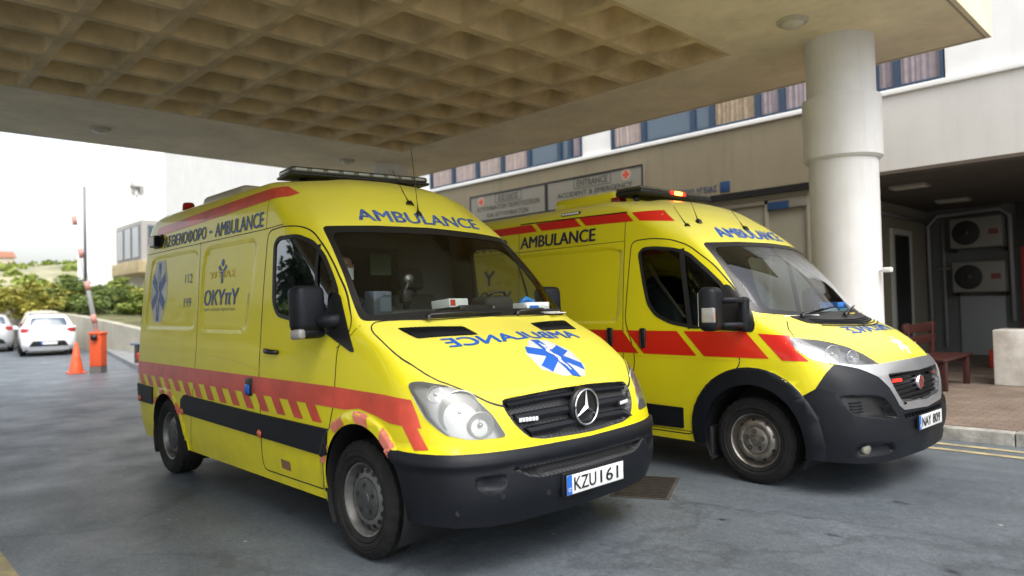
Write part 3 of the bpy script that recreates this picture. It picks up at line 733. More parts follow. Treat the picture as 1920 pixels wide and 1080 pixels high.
    for a, c, k in ed:
        f = MB(); t = .05
        f.box(a, a+t, .02, .10, 4.79, 6.5); f.box(c-t, c, .02, .10, 4.79, 6.5); f.box(a+t, c-t, .03, .10, 4.79, 4.85); f.box(a+t, c-t, .03, .10, 6.44, 6.5)
        w_ = f.build("window", FRAMEB, root)
        p_ = MB(); p_.box(a+t, c-t, .075, .085, 4.85, 6.44)
        if k == 3: p_.build("pane", PANE, w_)
        else:
            # pleated curtain close behind the glass
            q = MB(); n = int((c-a)/.03); vs = [(a+t+(c-a-2*t)*i/n, .10+.018*math.sin(i*1.9+math.sin(i*.7)), z) for z in (4.85, 6.44) for i in range(n+1)]
            q.add(vs, [(i, i+1, n+2+i, n+1+i) for i in range(n)], 0, True); q.build("curtain", CURT[k], w_, fixn=False)
    return root
build_hospital()
SIGNP = mat("sign_panel", (.21, .195, .155), .55, var=.05, scale=1)
SIGNT = mat("sign_letters", (.05, .055, .04), .5)
REDC = mat("sign_red", (.55, .05, .03), .5)
def sign(x0, x1, z0, z1, label, lines, spot, boxed):
    o = empty("entrance_sign", ((x0+x1)/2, FY, (z0+z1)/2)); tag(o, label, "sign", "entrance signs on the fascia"); w_, h = (x1-x0), (z1-z0)
    b = MB(); b.box(-w_/2, w_/2, -.05, -.002, -h/2, h/2); b.build("panel", SIGNP, o)
    f = MB(); t = .035
    for a in ((-w_/2, -w_/2+t), (w_/2-t, w_/2)): f.box(a[0], a[1], -.062, -.0505, -h/2, h/2)
    for a in ((-h/2, -h/2+t), (h/2-t, h/2)): f.box(-w_/2+t, w_/2-t, -.062, -.0505, a[0], a[1])
    f.build("border", BLACK, o)
    for txt, u0, u1, v0, v1 in lines: flat_text("sign_lettering", txt, (u0*w_-w_/2, -.053, v0*h-h/2), ((u1-u0)*w_, 0, 0), (0, 0, (v1-v0)*h), SIGNT, o, .03)
    u0, u1, v0, v1 = boxed; q = MB(); g = .014
    for a in ((u0, v0, u1, v0), (u0, v1, u1, v1)): q.box(a[0]*w_-w_/2, a[2]*w_-w_/2, -.055, -.0505, a[1]*h-h/2-g/2, a[1]*h-h/2+g/2)
    for a in (u0, u1): q.box(a*w_-w_/2-g/2, a*w_-w_/2+g/2, -.055, -.0505, v0*h-h/2+g/2, v1*h-h/2-g/2)
    q.build("word_frame", SIGNT, o)
    c = MB(); px, pz = spot[0]*w_-w_/2, spot[1]*h-h/2; c.disc((px, -.053, pz), (0, -1, 0), .13, 24); c.build("round_mark", mat("sign_ring", (.36, .30, .22), .6), o)
    c = MB(); c.box(px-.03, px+.03, -.058, -.0535, pz-.085, pz+.085); c.box(px-.085, px-.03, -.058, -.0535, pz-.03, pz+.03); c.box(px+.03, px+.085, -.058, -.0535, pz-.03, pz+.03); c.build("red_cross", REDC, o)
sign(-7.60, -4.86, 3.66, 4.36, "English ENTRANCE ACCIDENT & EMERGENCY DEPARTMENT sign", [("ENTRANCE", .34, .66, .66, .88), ("ACCIDENT & EMERGENCY", .12, .90, .38, .54), ("DEPARTMENT", .28, .72, .12, .28)], (.84, .78), (.31, .69, .61, .93))
sign(-10.36, -7.62, 3.66, 4.36, "Greek entrance sign with a red cross at its left", [("ΕΙΣΟΔΟΣ", .40, .66, .66, .88), ("ΑΤΥΧΗΜΑΤΩΝ ΠΕΡΙΠΤΩΣΕΩΝ", .10, .92, .38, .54), ("ΚΑΙ ΑΤΥΧΗΜΑΤΩΝ", .24, .78, .12, .28)], (.16, .74), (.36, .70, .61, .93))
o = empty("wall_lettering", (-3.4, FY, 3.63)); tag(o, "blue Greek lettering with a square blue emblem on the fascia above the door", "lettering")
flat_text("letters", "ΥΠΟΥΡΓΕΙΟ ΥΓΕΙΑΣ", (-1.05, -.012, -.06), (1.25, 0, 0), (0, 0, .12), BLUED, o, .02)
b = MB(); b.box(.26, .46, -.014, -.001, -.09, .11, bev=.003); b.build("square_emblem", BLUED, o)
b = MB(); b.box(-.20, .20, -.02, 0, -.07, .07, bev=.004); o = b.build("door_sign", BLUED); o.location = (-2.05, FY+.08, 3.17); tag(o, "small blue sign above the sliding door, partly hidden by the column", "sign")
b = MB(); b.box(.20, .62, -.018, 0, -.06, .06, bev=.004); b.build("pale_plate", SIGNP, o)
def aircon(x, z, label):
    o = empty("air_conditioner", (x, FY+6.3, z)); tag(o, label, "air conditioner", "outdoor air conditioning units on the porch wall")
    b = MB(); b.box(-.50, .50, -.40, -.03, 0, .68, bev=.03); b.build("casing", mat("aircon_casing", (.24, .235, .21), .5), o)
    f = MB(); f.lathe([(.27, -.405), (.27, -.412), (.25, -.415), (.0, -.408)], 36, 'y', Matrix.Translation((-.18, 0, .34))); f.build("fan_grille", BLACK, o)
    h = MB(); h.lathe([(.07, -.412), (.07, -.43), (0, -.435)], 20, 'y', Matrix.Translation((-.18, 0, .34))); h.build("fan_hub", CAPGREY, o)
    for k in range(3): pass
    s = MB(); s.box(.24, .42, -.404, -.4005, .28, .40); s.build("maker_label", mat("label_red", (.20, .05, .05), .5), o)
    k = MB(); k.box(-.5, -.44, -.42, 0, -.07, -.002); k.box(.44, .5, -.42, 0, -.07, -.002); k.build("bracket", BLACK, o)
aircon(-.30, 2.52, "upper of the two outdoor air conditioning units in the porch"); aircon(-.28, 1.54, "lower of the two outdoor air conditioning units in the porch")
b = MB(); b.box(-.72, .14, -.06, -.02, .0, 1.32, bev=.01); o = b.build("white_board", mat("board_white", (.25, .265, .27), .5)); o.location = (0, FY+6.3, .14); tag(o, "pale panel standing against the porch wall under the air conditioners", "panel")
for x, y, lb in ((-.34, 10.6, "flat ceiling light nearer the edge of the dark porch"), (-.34, 13.4, "flat ceiling light deeper inside the dark porch")):
    o = empty("porch_light", (x, y, 3.46)); tag(o, lb, "ceiling light", "flat lights under the porch ceiling")
    b = MB(); b.box(-.3, .3, -.16, .16, -.05, -.001, bev=.01); b.build("frame", mat("porch_lamp_frame", (.30, .29, .26), .5), o); b = MB(); b.box(-.27, .27, -.13, .13, -.058, -.0505); b.build("diffuser", mat("porch_diffuser", (.60, .58, .52), .4), o)
# stone planter block
b = MB(); b.box(1.10, 2.32, 9.2, 9.9, .13, .95, bev=.015); o = b.build("stone_block", mat("stained_stone", (.60, .58, .53), .7, var=.35, scale=2.2, var2=(.34, .29, .23))); tag(o, "pale stained stone block at the edge of the porch", "stone block")
b = MB(); b.box(-.17, .17, -.14, .14, 0, .34, bev=.03); o = b.build("red_bin", mat("red_bin", (.42, .03, .012), .5)); o.location = (.62, 12.2, .13); tag(o, "small red bin beside the stone block in the porch", "bin")
# bench
WOODR = mat("bench_wood", (.045, .010, .007), .5, var=.3, scale=8)
o = empty("bench", (.42, 7.9, .13)); tag(o, "dark red wooden bench seen from its end, right of the column", "bench")
for k, z in enumerate((.62, .80)):
    b = MB(); b.box(-.16, -.11, 0, 1.5, z, z+.13, bev=.01); b.build("back_slat", WOODR, o)
b = MB()
for k in range(3): b.box(-.12+.17*k, .03+.17*k, 0, 1.5, .42, .46, bev=.008)
b.build("seat", WOODR, o)
for y in (.12, 1.3):
    b = MB(); b.box(-.17, -.10, y, y+.08, 0, .95, bev=.01); b.box(.28, .36, y, y+.08, 0, .42, bev=.01); b.box(-.10, .28, y+.01, y+.07, .34, .42); b.build("leg", WOODR, o)
# drain in the road
o = empty("drain_grate", (.30, 1.48, 0), R(-64)); tag(o, "rusty square drain grate in the road beside the front bumper", "drain")
b = MB(); b.box(-.345, .345, -.225, .225, .001, .006); b.build("frame", mat("drain_frame", (.055, .048, .036), .8, var=.3, scale=12), o)
b = MB()
for k in range(11): b.box(-.32+.06*k, -.28+.06*k, -.20, .20, .006, .012)
b.build("bars", mat("rusty_iron", (.022, .017, .013), .7, var=.4, scale=14), o)
# ------------------------------------------------------------------ far left: white block, trees, wall, barrier, cars
BRIGHT = mat("bright_render", (.86, .86, .85), .8, var=.008, scale=.3)
def white_block():
    root = empty("white_building", (-51.3, 9, 0)); tag(root, "big plain white building behind the first ambulance, with a projecting dark-windowed bay", "building")
    b = MB(); b.prism([(0, 0, 0), (0, 40, 0), (-24, 40, 0), (-24, 6.0, 0)], (0, 0, 27.5)); b.prism([(.15, -.1, 27.5), (.15, 40.2, 27.5), (-24.2, 40.2, 27.5), (-24.2, 5.9, 27.5)], (0, 0, .4)); b.build("wall", BRIGHT, root)
    b = MB(); b.box(.0, 5.6, 2.4, 12, 4.95, 7.6); bay = b.build("projecting_bay", mat("bay_grey", (.38, .36, .34), .7), root)
    b = MB(); b.box(.0, 5.9, 2.1, 12.2, 4.15, 4.95, bev=.03); b.build("ledge", mat("ochre_ledge", (.42, .34, .19), .8, var=.2, scale=2), bay)
    for k in range(4):
        y = 2.75+k*1.15; f = MB(); f.box(5.55, 5.64, y, y+1.0, 5.15, 7.3); f_ = f.build("window", mat("bay_window_frame", (.16, .17, .18), .5), root)
        g = MB(); g.box(5.64, 5.66, y+.07, y+.93, 5.22, 7.22); g.build("pane", PANE, f_)
    for k in range(3):
        x = .5+k*1.7; f = MB(); f.box(x, x+1.4, 2.33, 2.42, 5.15, 7.3); f_ = f.build("window", mat("bay_window_frame", (.16, .17, .18), .5), root)
        g = MB(); g.box(x+.07, x+1.33, 2.31, 2.33, 5.22, 7.22); g.build("pane", PANE, f_)
    b = MB(); b.box(.0, .25, 3.3, 4.0, 10.6, 10.75); b.box(.0, .3, 3.9, 4.15, 10.2, 10.7); b.box(.0, .15, 3.4, 3.6, 10.1, 10.5); b.tube([(.1, 3.4, 11.1), (.12, 3.5, 10.7), (.1, 3.9, 10.4), (.1, 3.7, 9.9)], .05); b.build("wall_bracket", mat("bracket_grey", (.30, .29, .27), .7), root)
white_block()
random.seed(11)
spots = [(-37, 1.2, 1.9, 2.30, 0), (-36, 3.4, 2.0, 2.38, 2), (-38, -1.0, 2.2, 2.59, 0), (-40, 4.6, 2.1, 2.88, 2), (-36.5, 5.6, 2.2, 2.52, 1), (-33.0, 6.6, 1.9, 2.16, 1), (-31.0, 8.0, 1.9, 2.16, 0), (-43, 6.8, 2.3, 3.10, 1), (-44, 2.0, 2.4, 3.02, 0), (-34, 8.8, 2.0, 2.45, 2), (-45, -1.5, 2.6, 3.02, 1), (-42, -3.5, 2.4, 2.74, 0), (-29.5, 9.6, 1.9, 2.59, 1), (-39.5, 9.4, 2.1, 3.17, 0), (-26.5, 8.3, 1.6, 1.66, 1)]
names = ["olive-green", "dark green", "yellow-green"]
where = ["behind the white hatchback", "beside the raised barrier arm", "at the left edge of the picture", "behind the barrier arm, further back", "right of the barrier arm", "just above the retaining wall, right of the barrier", "nearest the first ambulance's rear corner", "against the white building's corner", "far back behind the parked cars", "half hidden by its darker neighbours", "at the far left, behind the front row", "at the far left above the grey car", "under the projecting bay", "under the white building's wall", "low on the slope by the ambulance's rear corner"]
for (x, y, r, h, k), wh in zip(spots, where):
    tree("tree", (x, y, .6 if x > -36 else .8), r, h, k, "%s bushy tree %s" % (names[k], wh), "trees on the slope behind the wall", random.uniform(0, 6), .5)
# trees across the drive on the open side (seen in the side windows)
for i, (x, y, r, h, k, lb) in enumerate([(-26.5, -15.5, 2.3, 9.5, 3, "tall dark cypress across the drive, nearest the canopy"), (-22.5, -15.0, 2.0, 8.0, 3, "shorter dark cypress across the drive"), (-31, -16.5, 3.2, 5.0, 1, "broad dark tree across the drive behind the cypresses"), (-37, -19, 3.8, 4.8, 0, "olive tree across the drive, farthest from the canopy"), (-17.5, -16.5, 2.8, 6.0, 1, "broad dark tree across the drive, right of the cypresses")]):
    tree("tree", (x, y, 0), r, h, k, lb, "trees across the drive", i, h*.12)
b = MB(); b.box(-50, 14, -12.4, -12.1, 0, .9); b.box(-50, 14, -12.45, -12.05, .9, .98); tag(b.build("garden_wall", WALLW), "low white garden wall across the drive on the open side", "wall")
# bushes scattered on the hill, uncountable scrub
rnd = random.Random(5); vs, fs = [], []
for _ in range(900):
    x, y = rnd.uniform(-260, -130), rnd.uniform(-60, 70); z = hz(x, y); s_ = rnd.uniform(.4, 1.5)
    for _ in range(26):
        d = Vector((rnd.gauss(0, 1), rnd.gauss(0, 1), abs(rnd.gauss(0, .8)))).normalized()*s_; p = Vector((x, y, z))+d
        a = Vector((rnd.gauss(0, 1), rnd.gauss(0, 1), rnd.gauss(0, 1))).normalized()*s_*.45; c = a.orthogonal().normalized()*s_*.4; k = len(vs); vs += [p-a, p+c, p+a, p-c]; fs.append((k, k+1, k+2, k+3))
tag(mk("hill_scrub", vs, fs, LEAVES[0]), "dark scrub dotted over the far hillside", "scrub", kind="stuff")
for x, y, z0, wd, lb in ((-215, 12, 0, 9, "small pale house on the ridge of the far hill, left one"), (-208, 24, 0, 11, "small pale house on the far hill beside the white building")):
    z = hz(x, y); o = empty("house", (x, y, z-1)); tag(o, lb, "house", "houses on the far hill")
    b = MB(); b.box(-4, 4, -wd/2, wd/2, 0, 4.5); b.build("wall", mat("house_wall", (.60, .52, .42), .8), o)
    b = MB(); b.prism([(-4.4, -wd/2-.4, 4.5), (4.4, -wd/2-.4, 4.5), (0, -wd/2-.4, 6.2)], (0, wd+.8, 0)); b.build("roof", mat("house_roof", (.32, .14, .08), .8), o)
    b = MB()
    for k in range(3): b.box(4.0, 4.06, -wd/2+1+k*wd/3.4, -wd/2+2.2+k*wd/3.4, 1.5, 3.1)
    b.build("windows", PANE, o)
# sloping retaining wall
wp = [(-47, 1.0, 2.35), (-40.5, 3.1, 2.0), (-31.1, 4.5, 1.45), (-27, 4.75, 1.15), (-22.6, 4.6, .90), (-17, 5.6, .55), (-12, 6.6, .45)]
b = MB(); vs, fs = [], []
for x, y, z in wp:
    for dy, zz in ((0, -.1), (0, z), (.3, z), (.3, -.1)): vs.append((x+dy*.3, y+dy, zz))
for i in range(len(wp)-1):
    for k in range(4): fs.append((i*4+k, i*4+(k+1) % 4, i*4+4+(k+1) % 4, i*4+4+k))
fs += [(0, 1, 2, 3), tuple(len(vs)-4+k for k in range(4))]
b.add(vs, fs); c_ = b.build("retaining_wall", mat("cream_wall", (.40, .375, .30), .8, streak=.4, var=.2, scale=.8)); tag(c_, "low cream retaining wall sloping down behind the parked cars and barrier", "wall")
# earth bank behind the wall
bp_ = [(x, y+.3, z-.1) for x, y, z in wp]; vs = [p for p in bp_]+[(x-3, y+9, z+.5) for x, y, z in bp_]; n = len(bp_)
tag(mk("bank", vs, [(i, i+1, n+i+1, n+i) for i in range(n-1)], mat("bank_earth", (.12, .12, .05), .95, var=.5, scale=1.5)), kind="structure")

# ------------------------------------------------------------------ barrier, cone
ORANGE = mat("barrier_orange", (.75, .10, .025), .5, var=.08, scale=3)
o = empty("parking_barrier", (-16.64, 1.75, 0), R(-48)); tag(o, "orange barrier machine with its red and white arm raised", "barrier")
b = MB(); b.box(-.145, .145, -.15, .15, .16, 1.0, bev=.03); b.box(-.16, .16, -.165, .165, .97, 1.04, bev=.02); cab = b.build("cabinet", ORANGE, o)
b = MB(); b.box(-.15, .15, -.14, .14, 0, .165); b.build("plinth", mat("plinth_grey", (.14, .13, .12), .7), o)
b = MB(); b.lathe([(.075, .17), (.075, .23), (.0, .235)], 18, 'x', Matrix.Translation((0, 0, .90))); b.build("hub", BLACK, o)
o.rotation_euler.z = R(-42)
iv = o.matrix_basis.inverted()
p0, p1 = Vector((-16.62, 1.72, .98)), Vector((-17.02, 1.16, 4.89))
wm, rm = [], []
N = 14; aw = MB(); aw.tube([iv @ p0, iv @ p1], [.06, .042], 10); arm = aw.build("arm", mat("arm_white", (.74, .74, .72), .5), o); AR = mat("arm_red", (.60, .27, .22), .5)
for k in range(N):
    if k % 3 == 1 and k < 12: a, c = iv @ p0.lerp(p1, k/N), iv @ p0.lerp(p1, (k+.8)/N); ar = MB(); ar.tube([a, c], .064-.018*k/N, 10); ar.build("red_band", AR, arm)
b = MB(); b.tube([iv @ Vector((-16.74, 1.50, 2.35)), iv @ Vector((-16.71, 1.48, 4.75))], .036, 8); b.tube([iv @ Vector((-16.74, 1.50, 2.35)), iv @ p0.lerp(p1, .30)], .03, 6); b.build("upright_arm", mat("arm_grey", (.20, .21, .22), .5), o)
o = empty("traffic_cone", (-17.0, 1.34, 0)); tag(o, "orange traffic cone left of the barrier machine", "cone")
b = MB(); b.lathe([(.17, .03), (.165, .05), (.035, .78), (.0, .785)], 24); b.build("body", ORANGE, o)
b = MB(); b.box(-.20, .20, -.20, .20, 0, .035, bev=.012); b.build("base", ORANGE, o)
b = MB(); b.lathe([(.122, .30), (.0965, .44)], 24); b.build("sleeve", mat("cone_sleeve", (.72, .14, .05), .5), o)
o = empty("plastic_barrier", (-15.7, 2.62, .12), R(25)); tag(o, "red plastic barrier block on the pavement by the ambulance's rear corner", "barrier")
b = MB(); b.box(-.26, .26, -.11, .11, .16, .38, bev=.05); b.box(-.22, .22, -.09, .09, .0, .18, bev=.03); b.build("body", mat("barrier_red", (.55, .03, .015), .45), o)
o = empty("barrier_pole", (-17.2, 3.1, .12), R(20)); tag(o, "grey folded barrier pole lying on low stands beside the orange machine", "pole")
b = MB(); b.tube([(-.7, 0, .52), (1.1, 0, .52)], .035); b.build("rail", mat("pole_blue", (.16, .22, .28), .5), o)
for x in (-.45, .8): b = MB(); b.box(x-.05, x+.05, -.05, .05, 0, .5); b.build("stand", CAPGREY, o)

# ------------------------------------------------------------------ parked cars
def car_rows(L, h):
    def r(z, xr, hw, xf, mid=None):
        a = mid or (-.6, .4, 1.15, 1.7)
        return [(xr, 0, z), (xr+.05, -(hw-.25), z), (xr+.28, -hw+.02, z), (a[0], -hw, z), (a[1], -hw, z), (a[2], -hw+.01, z), (a[3], -hw+.06, z), (xf-.16, -hw+.25, z), (xf-.03, -.4, z), (xf, 0, z)]
    k = h/1.46
    R_ = [r(.20, -1.98, .80, 1.98), r(.42, -2.10, .87, 2.10), r(.66, -2.10, .89, 2.08), r(.84*k, -2.05, .885, 1.98), r(.93*k, -2.0, .87, 1.55, (-.7, .2, .75, 1.2)), r(1.0*k, -1.96, .84, .98, (-.8, 0, .45, .74)), r(1.2*k, -1.84, .74, .60, (-.9, -.3, .05, .36)), r(1.36*k, -1.70, .65, .28, (-.9, -.5, -.2, .06)), r(1.43*k, -1.50, .55, -.02, (-.9, -.6, -.4, -.22))]
    R_.append([(x, 0, 1.47*k) for x in (-1.35, -1.25, -1.15, -.9, -.7, -.55, -.45, -.35, -.28, -.2)])
    return R_
def car(loc, rz, label, m, h=1.46, sc=1.):
    o = empty("parked_car", loc, rz); tag(o, label, "car", "parked cars beyond the barrier"); o.scale = (sc,)*3
    S = Shell(car_rows(4.2, h), .08, .10); k = h/1.46
    rw = rounded([(-.60, 1.05*k), (.60, 1.05*k), (.52, 1.34*k), (-.52, 1.34*k)], .08); S.carve(rw, 'B', 1, lambda c: c.x < -1)
    for m_ in 'RL':
        S.carve(rounded([(-1.55, 1.04*k), (.55, 1.02*k), (.20, 1.34*k), (-1.25, 1.36*k)], .08), m_, 1, lambda c: c.z > .9)
        for x in (-1.28, 1.30): S.carve(circle(x, .33, .345, 24), m_, 99)
    S.carve(rounded([(-.66, 1.04*k), (.66, 1.04*k), (.52, 1.36*k), (-.52, 1.36*k)], .05), 'F', 1, lambda c: c.x > 0 and c.z > 1.0*k)
    tl = [(.84, .83), (.87, .98), (.60, .97), (.55, .90), (.66, .83)]
    for s_ in (1, -1): S.carve([(s_*a, c*k) for a, c in tl], 'B', 3 if s_ > 0 else 6, lambda c: c.x < -1, .05)
    S.carve(rounded([(-.62, .36), (.62, .36), (.50, .56), (-.50, .56)], .04), 'B', 4, lambda c: c.x < -1)
    for s_ in (1, -1): S.carve([(s_*.50, .66), (s_*.84, .70), (s_*.86, .86), (s_*.66, .80)], 'F', 5 if s_ > 0 else 7, lambda c: c.x > 1, .05)
    S.ready(); S.drop((99,)); S.bm.normal_update()
    S.extract(0, "body_shell", m, o); S.extract(1, "windows", PANE, o, -.004); S.extract(3, "tail_lamp", REDLENS, o, .006, .01); S.extract(6, "tail_lamp", REDLENS, o, .006, .01)
    S.extract(4, "rear_diffuser", BLACK, o, -.003); S.extract(5, "headlamp", LENS, o, .003); S.extract(7, "headlamp", LENS, o, .003)
    b = MB(); p = S.hit(0, .62, 'B') if 0 else None
    b.box(-2.115, -2.10, -.26, .26, .43, .54); b.build("number_plate", PLATEW, o); b = MB(); b.box(-2.12, -2.116, -.26, -.20, .43, .54) if 0 else b.box(-2.12, -2.116, .20, .26, .43, .54); b.build("blue_band", PLATEB, o)
    b = MB(); b.box(-1.9, 1.9, -.72, .72, .18, .30); b.build("underbody", RUBBER, o)
    for x in (-1.28, 1.30):
        for s_ in (-1, 1):
            w_ = empty("wheel", (x, s_*.78, .315), 0 if s_ < 0 else math.pi, o); b = MB(); b.lathe([(.20, -.08), (.30, -.095), (.315, -.06), (.315, .08), (.2, .09)], 28, 'y'); b.build("tyre", TYRE, w_); b = MB(); b.lathe([(.205, -.07), (.19, -.085), (.15, -.06), (.05, -.075), (0, -.078)], 28, 'y'); b.build("rim", STEEL, w_)
    for s_ in (-1, 1): b = MB(); b.box(.50, .66, s_*.96-.09, s_*.96+.09, .96, 1.08, bev=.04); b.build("wing_mirror", m, o)
    b = MB(); b.box(-1.0, .5, -.55, .55, .3, .95); b.build("cabin_floor", SEATM, o)
    return o
WCAR = mat("white_car_paint", (.80, .81, .82), .3, coat=.6); BCAR = mat("beige_car_paint", (.50, .46, .38), .4, coat=.4); GCAR = mat("silver_car_paint", (.50, .51, .52), .35, metal=.3, coat=.5)
car((-29.0, 2.95, 0), R(172), "white hatchback with red tail lamps parked beyond the cone", WCAR, 1.54)
car((-34.5, 1.85, 0), R(172), "silver estate car at the left edge of the picture, beyond the white hatchback", GCAR, 1.62, 1.0)
car((-35.6, 4.0, 0), R(172), "beige car mostly hidden in front of the white hatchback", BCAR, 1.75, 1.0)
# ------------------------------------------------------------------ van skins: control rows from the sill to the roof
def row(zs,xr,hw,front,x5=None,hr=.09):
    c6=front[0]
    x5=min(-.45,c6[0]-.28)
    x4=min(-1.25,x5-.3)
    return [(xr,0,zs),(xr,-(hw-hr),zs),(xr+.08,-(hw-.012),zs),(-2.6,-hw,zs),(x4,-hw,zs),(x5,-hw*.75-abs(c6[1])*.25 if 0 else -hw,zs)]+front
V1=[
 row(.27,-4.06,.93,[(.52,-.94,.32),(.755,-.845,.315),(.875,-.5,.30),(.915,0,.30)]),
 row(.45,-4.09,.965,[(.50,-.975,.48),(.80,-.86,.48),(.945,-.5,.48),(.985,0,.48)]),
 row(.70,-4.10,.985,[(.50,-.985,.70),(.76,-.88,.70),(.92,-.5,.71),(.97,0,.72)]),
 row(.86,-4.10,.99,[(.45,-.98,.86),(.72,-.87,.86),(.875,-.5,.86),(.93,0,.86)]),
 row(1.03,-4.10,.985,[(.40,-.97,1.03),(.64,-.865,1.01),(.80,-.5,.98),(.885,0,.99)]),
 row(1.22,-4.09,.975,[(.26,-.955,1.21),(.43,-.84,1.19),(.50,-.42,1.21),(.54,0,1.225)]),
 row(1.39,-4.08,.965,[(-.06,-.94,1.39),(.005,-.90,1.39),(.10,-.48,1.39),(.125,0,1.40)]),
 row(1.72,-4.06,.945,[(-.37,-.905,1.72),(-.305,-.87,1.72),(-.22,-.45,1.73),(-.20,0,1.735)]),
 row(2.03,-4.03,.92,[(-.70,-.865,2.04),(-.62,-.815,2.04),(-.55,-.45,2.06),(-.53,0,2.07)]),
 row(2.24,-4.00,.90,[(-.90,-.80,2.23),(-.82,-.71,2.23),(-.73,-.4,2.26),(-.70,0,2.27)]),
 row(2.38,-3.97,.85,[(-1.06,-.73,2.37),(-.99,-.64,2.37),(-.90,-.37,2.40),(-.87,0,2.41)]),
 row(2.46,-3.92,.74,[(-1.27,-.60,2.45),(-1.2,-.50,2.455),(-1.14,-.3,2.475),(-1.1,0,2.48)]),
]
def top(xr,z,xf):
    xs=[xr,xr+.05,xr+.12,-2.6,-2.0,-1.75,xf-.25,xf-.15,xf-.06,xf]
    return [(x,0,z-(0.03 if x>xf-.3 else 0)) for x in xs]
V1.append(top(-3.9,2.52,-1.35))
V2=[
 row(.27,-4.40,.96,[(.50,-.985,.27),(.775,-.885,.265),(.905,-.5,.25),(.94,0,.25)]),
 row(.48,-4.44,1.0,[(.50,-1.02,.48),(.80,-.91,.48),(.945,-.5,.48),(.985,0,.48)]),
 row(.68,-4.44,1.015,[(.48,-1.02,.68),(.77,-.92,.68),(.93,-.5,.68),(.97,0,.68)]),
 row(.86,-4.44,1.02,[(.45,-1.01,.86),(.72,-.90,.87),(.89,-.5,.88),(.935,0,.88)]),
 row(1.0,-4.44,1.02,[(.42,-1.0,1.0),(.63,-.86,1.0),(.82,-.46,1.0),(.88,0,1.01)]),
 row(1.18,-4.44,1.015,[(.28,-.975,1.18),(.44,-.85,1.17),(.61,-.45,1.18),(.66,0,1.19)]),
 row(1.34,-4.43,1.005,[(-.02,-.96,1.36),(.10,-.90,1.34),(.32,-.45,1.31),(.38,0,1.31)]),
 row(1.66,-4.41,.98,[(-.27,-.935,1.68),(-.18,-.895,1.67),(-.01,-.45,1.67),(.03,0,1.67)]),
 row(1.98,-4.38,.95,[(-.53,-.91,1.99),(-.46,-.86,1.985),(-.36,-.45,2.01),(-.33,0,2.02)]),
 row(2.22,-4.36,.925,[(-.80,-.83,2.22),(-.74,-.75,2.22),(-.63,-.4,2.24),(-.60,0,2.25)]),
 row(2.40,-4.33,.87,[(-1.10,-.75,2.39),(-1.05,-.66,2.395),(-.95,-.37,2.42),(-.92,0,2.43)]),
 row(2.49,-4.28,.70,[(-1.42,-.60,2.48),(-1.36,-.5,2.48),(-1.28,-.3,2.50),(-1.25,0,2.505)]),
]
V2.append(top(-4.2,2.53,-1.5))
